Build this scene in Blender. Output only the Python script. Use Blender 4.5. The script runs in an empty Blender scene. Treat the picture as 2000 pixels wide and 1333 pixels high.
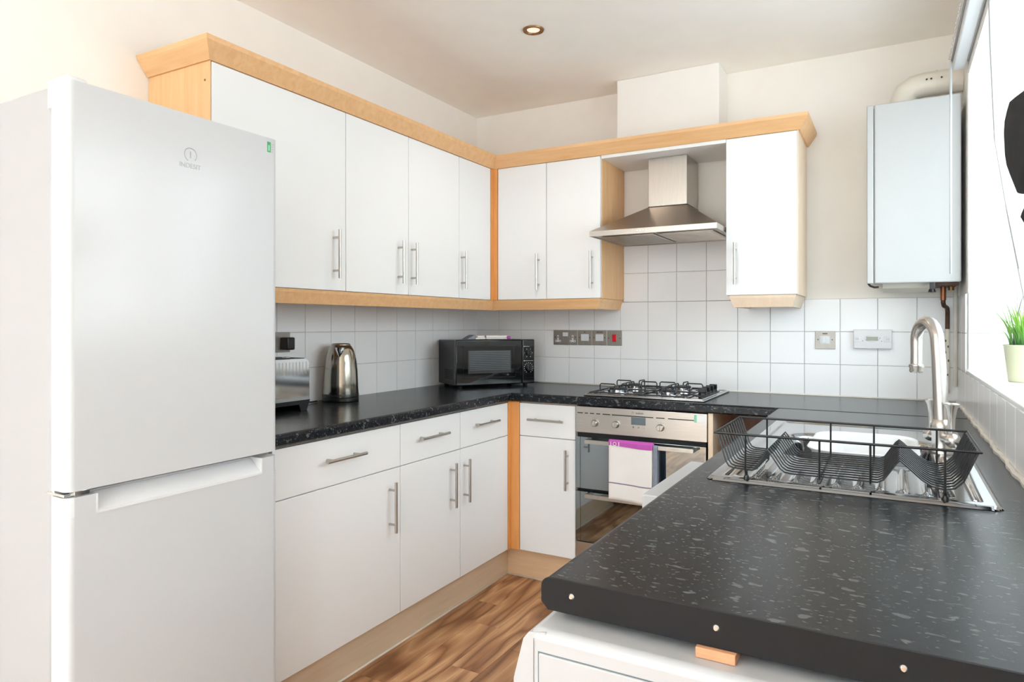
import bpy, bmesh, math, random
from mathutils import Vector, Matrix
random.seed(7)
SC = bpy.context.scene
COL = SC.collection
PI = math.pi

# ---------------------------------------------------------------- camera
cam_d = bpy.data.cameras.new('camera')
cam = bpy.data.objects.new('camera', cam_d); COL.objects.link(cam)
cam_d.sensor_width = 36.0
cam_d.lens = 1316.8 * 36.0 / 2000.0
cam_d.shift_x = -(1008.75 - 1000.0) / 2000.0
cam_d.shift_y = (633.8 - 666.5) / 2000.0
cam.location = (2.199, -3.440, 1.2453)
cam.rotation_euler = (PI / 2, 0, 0.5099)
cam_d.clip_start = 0.02
SC.camera = cam

# ---------------------------------------------------------------- world, lights, exposure
W = bpy.data.worlds.new('world'); SC.world = W; W.use_nodes = True
bg = W.node_tree.nodes['Background']
bg.inputs[0].default_value = (0.80, 0.91, 1.0, 1)
bg.inputs[1].default_value = 1.3

def area(name, loc, rot, sx, sy, power, col):
    l = bpy.data.lights.new(name, 'AREA'); l.shape = 'RECTANGLE'
    l.size = sx; l.size_y = sy; l.energy = power; l.color = col
    o = bpy.data.objects.new(name, l); COL.objects.link(o)
    o.location = loc; o.rotation_euler = rot
    return o
# daylight through the side window (points to -x); the lamps behind the camera are added fill
area('window_daylight', (2.95, -1.4, 1.75), (0, math.radians(66), 0), 1.15, 1.45, 14, (0.86, 0.94, 1.0))
area('added_rear_fill', (1.22, -8.1, 1.25), (PI / 2, 0, 0), 2.1, 2.2, 30, (0.76, 0.89, 1.0))  # added fill from the rear, shines through an invented door
fl_ = area('added_ceiling_fill', (1.25, -5.7, 1.25), (math.radians(160), 0, 0), 0.8, 0.8, 30, (0.86, 0.94, 1.0)); fl_.data.spread = math.radians(100)   # added lamp aimed up, brightens the room by way of the ceiling
area('added_side_fill', (3.0, -6.2, 1.15), (0, PI / 2, 0), 2.0, 1.7, 112, (0.74, 0.88, 1.0))  # added fill from the right, evens out the left-hand fronts

SC.cycles.diffuse_bounces = 8; SC.cycles.max_bounces = 16
SC.view_settings.view_transform = 'Standard'
SC.view_settings.look = 'None'
SC.view_settings.gamma = 1.0
SC.view_settings.use_curve_mapping = False
SC.view_settings.exposure = 0.97

# ---------------------------------------------------------------- materials
def lin(c):
    r = []
    for v in c:
        v = v / 255.0
        r.append(v / 12.92 if v <= 0.04045 else ((v + 0.055) / 1.055) ** 2.4)
    return tuple(r) + (1.0,)

class NT:
    def __init__(self, name):
        self.m = bpy.data.materials.new(name); self.m.use_nodes = True
        self.t = self.m.node_tree; self.n = self.t.nodes
        self.p = self.n['Principled BSDF']
    def node(self, typ, **kw):
        x = self.n.new(typ)
        for k, v in kw.items():
            if k.startswith('i_'):
                x.inputs[k[2:].replace('_', ' ')].default_value = v
            else: setattr(x, k, v)
        return x
    def link(self, a, b): self.t.links.new(a, b)
    def coord(self, scale=(1, 1, 1), out='Object'):
        c = self.node('ShaderNodeTexCoord'); mp = self.node('ShaderNodeMapping')
        mp.inputs['Scale'].default_value = scale
        self.link(c.outputs[out], mp.inputs[0]); return mp.outputs[0]
    def noise(self, vec, scale, detail=3, rough=0.5, dist=0.0):
        x = self.node('ShaderNodeTexNoise'); x.inputs['Scale'].default_value = scale
        x.inputs['Detail'].default_value = detail; x.inputs['Roughness'].default_value = rough
        x.inputs['Distortion'].default_value = dist
        self.link(vec, x.inputs['Vector']); return x.outputs['Fac']
    def ramp(self, fac, stops):
        x = self.node('ShaderNodeValToRGB'); e = x.color_ramp.elements
        while len(e) < len(stops): e.new(0.5)
        for el, (p, c) in zip(e, stops): el.position = p; el.color = c
        self.link(fac, x.inputs[0]); return x.outputs[0]
    def bump(self, h, strength, dist=0.001):
        b = self.node('ShaderNodeBump'); b.inputs['Strength'].default_value = strength
        b.inputs['Distance'].default_value = dist
        self.link(h, b.inputs['Height']); self.link(b.outputs[0], self.p.inputs['Normal'])

def simple(name, rgb, rough=0.5, metal=0.0, var=0.02, scale=8, bump=0.0, bscale=200, spec=0.5, coat=0.0, stretch=(1, 1, 1), em=0):
    k = NT(name); c = lin(rgb); p = k.p
    vec = k.coord(stretch)
    f = k.noise(vec, scale, 3)
    a = tuple(max(0, v * (1 - var)) for v in c[:3]) + (1,); b = tuple(min(1, v * (1 + var)) for v in c[:3]) + (1,)
    k.link(k.ramp(f, [(0.3, a), (0.7, b)]), p.inputs['Base Color'])
    p.inputs['Roughness'].default_value = rough; p.inputs['Metallic'].default_value = metal
    p.inputs['Specular IOR Level'].default_value = spec
    if coat: p.inputs['Coat Weight'].default_value = coat; p.inputs['Coat Roughness'].default_value = 0.05
    if bump: k.bump(k.noise(k.coord(stretch), bscale, 2), bump, 0.0005)
    if em:
        p.inputs['Emission Color'].default_value = c; p.inputs['Emission Strength'].default_value = em
    return k.m

M = {}
M['plaster'] = simple('cream_plaster', (243, 239, 233), 0.85, var=0.012, bump=0.15, bscale=60, spec=0.2)
M['plaster_white'] = simple('white_plaster', (244, 240, 236), 0.8, var=0.01, bump=0.1, bscale=60, spec=0.2)
M['ceiling'] = simple('ceiling_paint', (250, 247, 242), 0.9, var=0.012, bump=0.1, bscale=40, spec=0.2)
M['reveal'] = simple('reveal_white', (246, 246, 246), 0.6, var=0.01, spec=0.3)
M['tile'] = simple('glazed_white_tile', (242, 242, 243), 0.2, var=0.01, scale=3, bump=0.05, bscale=9, spec=0.5)
M['grout'] = simple('grout', (208, 205, 202), 0.9, var=0.06, scale=30)
M['sealant'] = simple('white_sealant', (228, 222, 212), 0.5, var=0.08, scale=12)
M['door_white'] = simple('cabinet_white', (237, 238, 239), 0.38, var=0.006, scale=2, spec=0.3)
M['fridge_white'] = simple('fridge_white', (202, 205, 208), 0.18, var=0.006, scale=2, bump=0.04, bscale=350)
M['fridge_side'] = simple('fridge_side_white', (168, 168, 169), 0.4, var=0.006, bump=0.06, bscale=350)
M['plastic_white'] = simple('white_plastic', (222, 223, 225), 0.3, var=0.01)
M['plastic_cream'] = simple('cream_plastic', (226, 219, 206), 0.4, var=0.02)
M['plastic_black'] = simple('black_plastic', (20, 20, 22), 0.3, var=0.1)
M['gloss_black'] = simple('gloss_black', (10, 11, 13), 0.06, var=0.1, coat=0.5)
M['wire_black'] = simple('black_wire', (22, 23, 26), 0.35, var=0.1)
M['iron'] = simple('cast_wire_grey', (52, 54, 58), 0.45, metal=0.3, var=0.15, scale=60)
M['chrome'] = simple('chrome', (225, 225, 225), 0.08, metal=1, var=0.02)
M['nickel'] = simple('brushed_nickel', (192, 188, 182), 0.3, metal=1, var=0.05, scale=60, stretch=(1, 1, 0.1))
M['satin'] = simple('satin_tap_steel', (205, 200, 194), 0.27, metal=1, var=0.05, scale=30)
M['sink'] = simple('sink_steel', (172, 173, 175), 0.09, metal=1, var=0.0, scale=10)
M['plate'] = simple('socket_steel', (160, 153, 145), 0.36, metal=0.6, var=0.06, scale=25)
M['glass_dark'] = simple('mirrored_oven_glass', (150, 160, 166), 0.03, metal=1, var=0.01)
M['mw_glass'] = simple('microwave_window', (92, 92, 94), 0.12, metal=0.6, var=0.05)
M['dark'] = simple('dark_gap', (14, 13, 13), 0.7, var=0.1)
M['brown'] = simple('reddish_brown_board', (128, 84, 60), 0.5, var=0.15, scale=6, stretch=(6, 6, 0.6))
M['red'] = simple('red_rocker', (215, 20, 38), 0.25, var=0.05)
M['green'] = simple('green_label', (70, 160, 100), 0.4, var=0.15, scale=60)
M['mint'] = simple('mint_label', (140, 210, 180), 0.4, var=0.1, scale=60)
M['paper'] = simple('white_label', (240, 240, 240), 0.5, var=0.02)
M['logo'] = simple('grey_lettering', (168, 168, 168), 0.3, metal=0.4, var=0.05)
M['print'] = simple('dark_print', (70, 68, 66), 0.5, var=0.05)
M['mark'] = simple('white_print', (215, 220, 225), 0.5, var=0.05)
M['lcd'] = simple('grey_display', (104, 116, 122), 0.15, var=0.05)
M['lcd_green'] = simple('olive_display', (150, 155, 138), 0.2, var=0.05)
M['copper'] = simple('old_copper', (150, 98, 70), 0.35, metal=0.9, var=0.3, scale=30)
M['copper_dark'] = simple('tarnished_copper', (92, 68, 58), 0.5, metal=0.6, var=0.3, scale=30)
M['cloth'] = simple('white_cotton', (236, 233, 230), 0.95, var=0.02, scale=15, bump=0.4, bscale=900, spec=0.1)
M['cloth_pink'] = simple('magenta_cotton', (190, 92, 178), 0.95, var=0.06, scale=40, bump=0.4, bscale=900, spec=0.1)
M['cloth_grey'] = simple('grey_cotton', (140, 146, 160), 0.95, var=0.06, scale=40, spec=0.1)
M['cloth_mauve'] = simple('mauve_cotton', (150, 132, 164), 0.95, var=0.05, scale=40, spec=0.1)
M['fabric_black'] = simple('black_fabric', (38, 38, 41), 0.85, var=0.15, scale=20, bump=0.3, bscale=500, spec=0.2)
M['pot'] = simple('pale_green_pot', (222, 224, 192), 0.35, var=0.02, scale=5)
M['soil'] = simple('potting_soil', (60, 50, 38), 0.95, var=0.3, scale=80)
M['brass'] = simple('aged_brass', (150, 112, 70), 0.35, metal=0.9, var=0.2, scale=40)
M['brownwood'] = simple('wood_packer', (206, 150, 112), 0.7, var=0.1, scale=30, stretch=(1, 8, 8))
M['edge'] = simple('black_end_trim', (17, 19, 23), 0.45, var=0.2, scale=9, bump=0.05, bscale=60, spec=0.3)
M['lamp'] = simple('lamp_lens', (235, 222, 205), 0.3, var=0.05, em=0.35)

def glass_pane():
    k = NT('window_glass'); n = k.n
    tr = k.node('ShaderNodeBsdfTransparent'); gl = k.node('ShaderNodeBsdfGlossy'); gl.inputs['Roughness'].default_value = 0.02
    mx = k.node('ShaderNodeMixShader'); mx.inputs[0].default_value = 0.06
    tr.inputs[0].default_value = (0.96, 0.98, 0.97, 1)
    k.link(tr.outputs[0], mx.inputs[1]); k.link(gl.outputs[0], mx.inputs[2])
    k.link(mx.outputs[0], n['Material Output'].inputs[0]); return k.m
M['glass'] = glass_pane()

def wood(name, c1, c2, stretch, rough=0.42, scale=5):
    k = NT(name)
    v = k.coord(stretch)
    f = k.noise(v, scale, 5, 0.6, 0.6)
    k.link(k.ramp(f, [(0.3, lin(c1)), (0.7, lin(c2))]), k.p.inputs['Base Color'])
    k.p.inputs['Roughness'].default_value = rough
    k.bump(k.noise(v, scale * 6, 2), 0.05, 0.0005)
    return k.m
M['beech_z'] = wood('beech_vertical', (224, 174, 122), (236, 192, 142), (9, 9, 0.7))
M['beech_x'] = wood('beech_along_x', (224, 174, 122), (236, 192, 142), (0.7, 9, 9))
M['beech_y'] = wood('beech_along_y', (224, 174, 122), (236, 192, 142), (9, 0.7, 9))
M['beech_deep'] = wood('beech_orange_post', (222, 152, 84), (230, 166, 98), (9, 9, 0.7))
M['beech_pale'] = wood('beech_pale', (232, 208, 182), (240, 218, 194), (9, 9, 0.7))
M['plinth_x'] = wood('plinth_beech_x', (216, 182, 146), (228, 196, 160), (0.7, 9, 9))
M['plinth_y'] = wood('plinth_beech_y', (214, 194, 166), (226, 206, 180), (9, 0.7, 9))

def worktop_mat():
    k = NT('speckled_black_laminate')
    def flecks(scale, lo, hi, st):
        f = k.noise(k.coord(st), scale, 1, 0.4, 0.15)
        return k.ramp(f, [(lo, (0, 0, 0, 1)), (hi, (1, 1, 1, 1))])
    a = flecks(74, 0.655, 0.70, (0.55, 1.0, 1.0)); b = flecks(180, 0.65, 0.72, (0.6, 1.0, 1.0))
    base = k.ramp(k.noise(k.coord(), 70, 4, 0.7), [(0.3, lin((15, 17, 21))), (0.75, lin((36, 39, 45)))])
    mx = k.node('ShaderNodeMixRGB'); mx.blend_type = 'MIX'; mx.inputs[2].default_value = lin((96, 100, 103))
    ad = k.node('ShaderNodeMath'); ad.operation = 'MAXIMUM'
    k.link(a, ad.inputs[0]); k.link(b, ad.inputs[1])
    mu = k.node('ShaderNodeMath'); mu.operation = 'MULTIPLY'; mu.inputs[1].default_value = 0.8
    k.link(ad.outputs[0], mu.inputs[0]); k.link(mu.outputs[0], mx.inputs[0]); k.link(base, mx.inputs[1])
    k.link(mx.outputs[0], k.p.inputs['Base Color'])
    k.p.inputs['Roughness'].default_value = 0.24; k.p.inputs['Specular IOR Level'].default_value = 0.25
    k.bump(k.noise(k.coord(), 220, 2), 0.12, 0.0006)
    return k.m
M['worktop'] = worktop_mat()

def plank_mat():
    k = NT('walnut_floor_plank')
    oi = k.node('ShaderNodeObjectInfo')
    c = k.node('ShaderNodeTexCoord')
    sc = k.node('ShaderNodeVectorMath'); sc.operation = 'SCALE'; sc.inputs['Scale'].default_value = 37.0
    cmb = k.node('ShaderNodeCombineXYZ'); k.link(oi.outputs['Random'], cmb.inputs[0]); k.link(oi.outputs['Random'], cmb.inputs[1])
    k.link(cmb.outputs[0], sc.inputs[0])
    ad = k.node('ShaderNodeVectorMath'); ad.operation = 'ADD'
    k.link(c.outputs['Object'], ad.inputs[0]); k.link(sc.outputs[0], ad.inputs[1])
    mp = k.node('ShaderNodeMapping'); mp.inputs['Scale'].default_value = (1.0, 0.16, 1.0)
    k.link(ad.outputs[0], mp.inputs[0])
    n1 = k.noise(mp.outputs[0], 7, 2, 0.5, 0.3)
    mul = k.node('ShaderNodeMath'); mul.operation = 'MULTIPLY'; mul.inputs[1].default_value = 11.0
    k.link(n1, mul.inputs[0])
    fr = k.node('ShaderNodeMath'); fr.operation = 'PINGPONG'; fr.inputs[1].default_value = 1.0
    k.link(mul.outputs[0], fr.inputs[0])
    rings = k.ramp(fr.outputs[0], [(0.0, lin((138, 90, 56))), (0.35, lin((180, 132, 92))), (0.8, lin((206, 160, 118))), (1.0, lin((216, 174, 132)))])
    mp2 = k.node('ShaderNodeMapping'); mp2.inputs['Scale'].default_value = (1.0, 0.03, 1.0); k.link(ad.outputs[0], mp2.inputs[0])
    fine = k.ramp(k.noise(mp2.outputs[0], 160, 3, 0.6), [(0.3, (0.78, 0.76, 0.74, 1)), (0.7, (1.05, 1.05, 1.05, 1))])
    m1 = k.node('ShaderNodeMixRGB'); m1.blend_type = 'MULTIPLY'; m1.inputs[0].default_value = 1
    k.link(rings, m1.inputs[1]); k.link(fine, m1.inputs[2])
    tone = k.ramp(oi.outputs['Random'], [(0, (0.84, 0.80, 0.76, 1)), (1, (1.06, 1.04, 1.0, 1))])
    m2 = k.node('ShaderNodeMixRGB'); m2.blend_type = 'MULTIPLY'; m2.inputs[0].default_value = 1
    k.link(m1.outputs[0], m2.inputs[1]); k.link(tone, m2.inputs[2])
    k.link(m2.outputs[0], k.p.inputs['Base Color']); k.p.inputs['Roughness'].default_value = 0.38
    return k.m
M['plank'] = plank_mat()

def leaf_mat():
    k = NT('grass_blade_green')
    c = k.node('ShaderNodeTexCoord'); s = k.node('ShaderNodeSeparateXYZ')
    k.link(c.outputs['Object'], s.inputs[0])
    mr = k.node('ShaderNodeMapRange'); mr.inputs['From Min'].default_value = 0.1; mr.inputs['From Max'].default_value = 0.24
    k.link(s.outputs[2], mr.inputs[0])
    k.link(k.ramp(mr.outputs[0], [(0, lin((84, 146, 96))), (0.5, lin((142, 198, 84))), (1, lin((188, 220, 120)))]), k.p.inputs['Base Color'])
    k.p.inputs['Roughness'].default_value = 0.45
    k.p.inputs['Subsurface Weight'].default_value = 0.0
    return k.m
M['leaf'] = leaf_mat()
M['leaf_dry'] = simple('dull_grey_green_blade', (120, 132, 118), 0.6, var=0.1)

def brushed(name, rgb, st, rough=0.3):
    k = NT(name); f = k.noise(k.coord(st), 40, 3)
    c = lin(rgb); a = tuple(v * 0.9 for v in c[:3]) + (1,)
    k.link(k.ramp(f, [(0.3, a), (0.7, c)]), k.p.inputs['Base Color'])
    k.p.inputs['Metallic'].default_value = 1; k.p.inputs['Roughness'].default_value = rough
    return k.m
M['steel_x'] = brushed('brushed_steel_x', (196, 190, 183), (0.3, 12, 12), 0.3)
M['steel_z'] = brushed('brushed_steel_z', (196, 190, 183), (12, 12, 0.3), 0.27)
M['steel_lid'] = brushed('hood_steel', (176, 166, 156), (12, 12, 0.5), 0.33)
M['kettle'] = brushed('kettle_steel', (178, 172, 160), (12, 12, 0.2), 0.16)

# ---------------------------------------------------------------- mesh helpers
class MB:
    def __init__(s): s.bm = bmesh.new()
    def box(s, x0, x1, y0, y1, z0, z1, r=0.0, seg=2, mat=None):
        g = bmesh.ops.create_cube(s.bm, size=1.0)['verts']
        c = Vector(((x0 + x1) / 2, (y0 + y1) / 2, (z0 + z1) / 2)); d = (abs(x1 - x0), abs(y1 - y0), abs(z1 - z0))
        for v in g: v.co = Vector((v.co.x * d[0], v.co.y * d[1], v.co.z * d[2])) + c
        if mat is not None:
            for v in g: v.co = mat @ v.co
        if r > 0:
            es = list({e for v in g for e in v.link_edges})
            rs = bmesh.ops.bevel(s.bm, geom=es, offset=min(r, min(d) * 0.49), segments=seg, profile=0.5, affect='EDGES')
            for f in rs['faces']: f.smooth = len(f.verts) == 3 or min(e.calc_length() for e in f.edges) < r * 1.3
        return s
    def ring(s, pts): return [s.bm.verts.new(p) for p in pts]
    def skin(s, rings, close=False, caps=True):
        n = len(rings[0])
        rr = list(zip(rings[:-1], rings[1:])) + ([(rings[-1], rings[0])] if close else [])
        for a, b in rr:
            for i in range(n):
                j = (i + 1) % n
                try: s.bm.faces.new((a[i], a[j], b[j], b[i])).smooth = True
                except ValueError: pass
        if caps and not close:
            for q in (rings[0][::-1], rings[-1]):
                try: s.bm.faces.new(q)
                except ValueError: pass
        return s
    def tube(s, pts, r, n=8, closed=False, radii=None):
        pts = [Vector(p) for p in pts]; N = len(pts); up = None; rings = []
        for i, p in enumerate(pts):
            if closed: t = pts[(i + 1) % N] - pts[i - 1]
            else: t = pts[min(i + 1, N - 1)] - pts[max(i - 1, 0)]
            t = t.normalized()
            if up is None:
                up = Vector((0, 0, 1)) if abs(t.z) < 0.9 else Vector((1, 0, 0))
            a = (up - t * up.dot(t)).normalized(); b = t.cross(a); up = a
            R = radii[i] if radii else r
            rings.append(s.ring([p + (a * math.cos(2 * PI * k / n) + b * math.sin(2 * PI * k / n)) * R for k in range(n)]))
        return s.skin(rings, close=closed)
    def lathe(s, prof, c=(0, 0, 0), n=32, axis='z', mat=None):
        rings = []
        for (r, h) in prof:
            ps = []
            for k in range(n):
                a = 2 * PI * k / n; u, v = r * math.cos(a), r * math.sin(a)
                q = {'z': (u, v, h), 'x': (h, u, v), 'y': (v, h, u)}[axis]
                q = Vector(q)
                if mat is not None: q = mat @ q
                ps.append(Vector(c) + q)
            rings.append(s.ring(ps))
        return s.skin(rings)
    def prism(s, poly, axis, a, b):
        def P(u, v, w): return {'x': (w, u, v), 'y': (u, w, v), 'z': (u, v, w)}[axis]
        s.skin([s.ring([P(u, v, a) for u, v in poly]), s.ring([P(u, v, b) for u, v in poly])])
        s.bm.faces.ensure_lookup_table(); n = len(poly)
        for f in s.bm.faces[-(n + 2):]:
            f.smooth = min(e.calc_length() for e in f.edges) < 0.012
        return s
    def sphere(s, c, r, sz=1.0, n=16):
        prof = [(max(1e-4, r * math.sin(PI * i / n)), -r * sz * math.cos(PI * i / n)) for i in range(n + 1)]
        return s.lathe(prof, c, n=n * 2)
    def mesh(s, name, mat, smooth=True, ang=35):
        bmesh.ops.recalc_face_normals(s.bm, faces=s.bm.faces)
        me = bpy.data.meshes.new(name); s.bm.to_mesh(me); s.bm.free()
        if not smooth: me.polygons.foreach_set('use_smooth', [False] * len(me.polygons))
        else:
            fl_ = [False] * len(me.polygons); me.polygons.foreach_get('use_smooth', fl_)
            me.set_sharp_from_angle(angle=math.radians(ang))
            me.polygons.foreach_set('use_smooth', fl_)
        if mat is not None:
            for m in (mat if isinstance(mat, list) else [mat]): me.materials.append(m)
        return me
    def build(s, name, mat, parent=None, smooth=True, ang=35, world=True):
        """vertices are given in world coordinates unless world=False (then in the parent's)"""
        me = s.mesh(name, mat, smooth, ang)
        o = bpy.data.objects.new(name, me); COL.objects.link(o)
        if parent is not None:
            o.parent = parent
            if world: me.transform(Matrix.Translation(-worldpos(parent)))
        return o

def worldpos(o):
    p = Vector(o.location)
    while o.parent is not None: o = o.parent; p += Vector(o.location)
    return p
def tag(o, label=None, cat=None, group=None, kind=None):
    if label: o['label'] = label
    if cat: o['category'] = cat
    if group: o['group'] = group
    if kind: o['kind'] = kind
    return o
def thing(name, loc, label, cat, group=None, rz=0):
    o = bpy.data.objects.new(name, None); COL.objects.link(o)
    o.empty_display_size = 0.05
    o.location = loc; o.rotation_euler = (0, 0, rz); return tag(o, label, cat, group)
def top(mb, name, mat, origin, label, cat, group=None, **k):
    """single-mesh thing with its origin at its base"""
    o = mb.build(name, mat, **k); o.data.transform(Matrix.Translation(-Vector(origin))); o.location = origin
    return tag(o, label, cat, group)
def sweep(mb, path, prof):
    """profile (out, z) along an xy path; out = right-hand side of travel; mitred"""
    P = [Vector((p[0], p[1])) for p in path]; rings = []
    for i, p in enumerate(P):
        ns = []
        if i > 0: d = (P[i] - P[i - 1]).normalized(); ns.append(Vector((d.y, -d.x)))
        if i < len(P) - 1: d = (P[i + 1] - P[i]).normalized(); ns.append(Vector((d.y, -d.x)))
        if len(ns) == 2:
            m = (ns[0] + ns[1]).normalized(); m = m / m.dot(ns[0])
        else: m = ns[0]
        rings.append(mb.ring([(p.x + m.x * o, p.y + m.y * o, z) for o, z in prof]))
    return mb.skin(rings)
def text(s, size, mtx, mat, parent, name='lettering', ext=0.0004):
    cu = bpy.data.curves.new('t', 'FONT'); cu.body = s; cu.size = size; cu.extrude = ext
    cu.align_x = 'CENTER'; cu.align_y = 'CENTER'; cu.resolution_u = 3
    tmp = bpy.data.objects.new('t', cu); COL.objects.link(tmp)
    dg = bpy.context.evaluated_depsgraph_get(); me = bpy.data.meshes.new_from_object(tmp.evaluated_get(dg))
    bpy.data.objects.remove(tmp); me.name = name
    me.transform(mtx); me.transform(Matrix.Translation(-worldpos(parent)))
    me.materials.clear(); me.materials.append(mat)
    o = bpy.data.objects.new(name, me); COL.objects.link(o); o.parent = parent; return o
# text frames: facing +x (reads towards +y) and facing -y (reads towards +x)
def face_px(x, y, z): return Matrix.Translation((x, y, z)) @ Matrix(((0, 0, 1, 0), (1, 0, 0, 0), (0, 1, 0, 0), (0, 0, 0, 1)))
def face_my(x, y, z): return Matrix.Translation((x, y, z)) @ Matrix(((1, 0, 0, 0), (0, 0, -1, 0), (0, 1, 0, 0), (0, 0, 0, 1)))

# ---------------------------------------------------------------- dimensions
RW, H, YR = 2.447, 2.49, -7.5       # right wall x, ceiling height, rear wall y
WT, WB = 0.912, 0.873               # worktop top / bottom
TP, TZ0 = 0.1521, 0.9068            # tile pitch, first row
WY0, WY1, WZ0, WZ1, WD = -2.05, -0.347, 1.070, 2.208, 0.26   # side window opening

DY0, DY1 = -7.05, -5.35
# ---------------------------------------------------------------- structure
fl = MB().box(-0.1, RW + 0.36, YR - 0.1, 0.1, -0.12, -0.006).build('floor', M['dark'])
tag(fl, 'walnut-effect plank floor running towards the oven wall', kind='structure')
PWD = 0.123
joints = {0: [-0.914], 1: [-0.874, -1.62], 2: [-1.066, -1.9], 3: [-1.408, -0.72], 4: [-1.2, -2.1], 5: [-0.8, -1.75]}
i = 0; x = 0.421 - PWD * 3
while x < RW:
    k = round((x - 0.421) / PWD)
    js = list(joints.get(k, [-0.9 - random.random() * 0.5]))
    while min(js) > YR + 0.9: js.append(min(js) - 0.75 - random.random() * 0.3)
    ys = sorted([YR] + js + [0.0])
    for a, b in zip(ys[:-1], ys[1:]):
        x1 = min(x + PWD, RW)
        mb = MB().box(x + 0.0005, x1 - 0.0005, a + 0.0005, b - 0.0005, -0.006, 0.0, 0.0006, 1)
        mb.build('plank', M['plank'], fl)
    x += PWD
c = MB()
c.box(-0.1, RW + 0.1, YR - 0.1, 0.1, H, H + 0.1)
ce = c.build('ceiling', M['ceiling']); tag(ce, 'flat cream painted ceiling', kind='structure')

wl = MB().box(-0.1, 0.0, YR - 0.1, 0.1, 0, H).build('wall_left', M['plaster']); tag(wl, 'cream wall behind the fridge and the long cabinet run', kind='structure')
wb = MB().box(0.0, RW + 0.1, 0.0, 0.1, 0, H).build('wall_back', M['plaster']); tag(wb, 'cream wall behind the cooker hood and boiler', kind='structure')
m = MB()
T = 0.36
m.box(RW, RW + T, WY1, 0.1, 0, H); m.box(RW, RW + T, DY1, WY0, 0, H); m.box(RW, RW + T, YR - 0.1, DY0, 0, H); m.box(RW, RW + T, DY0, DY1, 2.15, H)
m.box(RW, RW + T, WY0, WY1, 0, WZ0 - 0.012); m.box(RW, RW + T, WY0, WY1, WZ1, H)
wr = m.build('wall_right', M['plaster_white'], smooth=False); tag(wr, 'white wall with the deep window recess over the sink run', kind='structure')
m = MB()
m.box(-0.1, 0.2, YR - 0.1, YR, 0, H); m.box(2.24, RW + 0.36, YR - 0.1, YR, 0, H); m.box(0.2, 2.24, YR - 0.1, YR, 2.25, H)
wn = m.build('wall_rear', M['plaster'], smooth=False); tag(wn, 'cream wall behind the camera with an added glazed opening for light', kind='structure')
# chimney boxing above the cooker hood
bx = MB().box(0.965, 1.478, -0.185, 0.002, 2.086, H, 0.006, 2).build('wall_boxing', M['plaster_white']); tag(bx, 'white boxed-in duct above the cooker hood cabinet', kind='structure')
# unseen glazed door behind the camera, added to let fill light in
dr = MB(); dr.box(0.2, 0.26, YR - 0.08, YR - 0.02, 0, 2.25); dr.box(2.18, 2.24, YR - 0.08, YR - 0.02, 0, 2.25)
dr.box(0.26, 2.18, YR - 0.08, YR - 0.02, 2.19, 2.25); dr.box(0.26, 2.18, YR - 0.08, YR - 0.02, 0, 0.07); dr.box(1.19, 1.25, YR - 0.08, YR - 0.02, 0.07, 2.19)
d1 = dr.build('added_door_1', M['plastic_white'], smooth=False); tag(d1, 'unseen white glazed double door behind the camera, added to let light in', kind='structure')
MB().box(0.26, 1.19, YR - 0.055, YR - 0.049, 0.07, 2.19).build('pane', M['glass'], d1)
MB().box(1.25, 2.18, YR - 0.055, YR - 0.049, 0.07, 2.19).build('pane', M['glass'], d1)
dr = MB(); xa, xb = RW + 0.2, RW + 0.26  # second unseen door, added so side fill reaches the left-hand cupboards
dr.box(xa, xb, DY0, DY0 + 0.06, 0, 2.15); dr.box(xa, xb, DY1 - 0.06, DY1, 0, 2.15); dr.box(xa, xb, DY0 + 0.06, DY1 - 0.06, 2.09, 2.15); dr.box(xa, xb, DY0 + 0.06, DY1 - 0.06, 0, 0.06); dr.box(xa, xb, -6.23, -6.17, 0.06, 2.09)
d2 = dr.build('added_door_2', M['plastic_white'], smooth=False); tag(d2, 'unseen white glazed side door behind the camera, added to let light in', kind='structure')
MB().box(xa + 0.02, xa + 0.026, DY0 + 0.06, -6.23, 0.06, 2.09).build('pane', M['glass'], d2)
MB().box(xa + 0.02, xa + 0.026, -6.17, DY1 - 0.06, 0.06, 2.09).build('pane', M['glass'], d2)
# side window
fx0, fx1 = RW + WD, RW + WD + 0.06
m = MB(); fw = 0.055
m.box(fx0, fx1, WY0, WY0 + fw, WZ0, WZ1, 0.004); m.box(fx0, fx1, WY1 - fw, WY1, WZ0, WZ1, 0.004)
m.box(fx0, fx1, WY0 + fw, WY1 - fw, WZ1 - fw, WZ1, 0.004); m.box(fx0, fx1, WY0 + fw, WY1 - fw, WZ0, WZ0 + fw, 0.004)
w1 = m.build('window_1', M['plastic_white']); tag(w1, 'white framed window in the deep recess over the sink', kind='structure')
m = MB(); ym = (WY0 + WY1) / 2; m.box(fx0, fx1, ym - 0.035, ym + 0.035, WZ0 + fw, WZ1 - fw, 0.004).build('mullion', M['plastic_white'], w1)
MB().box(fx0 + 0.025, fx0 + 0.031, WY0 + fw, ym - 0.035, WZ0 + fw, WZ1 - fw).build('pane', M['glass'], w1)
MB().box(fx0 + 0.025, fx0 + 0.031, ym + 0.035, WY1 - fw, WZ0 + fw, WZ1 - fw).build('pane', M['glass'], w1)

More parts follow.
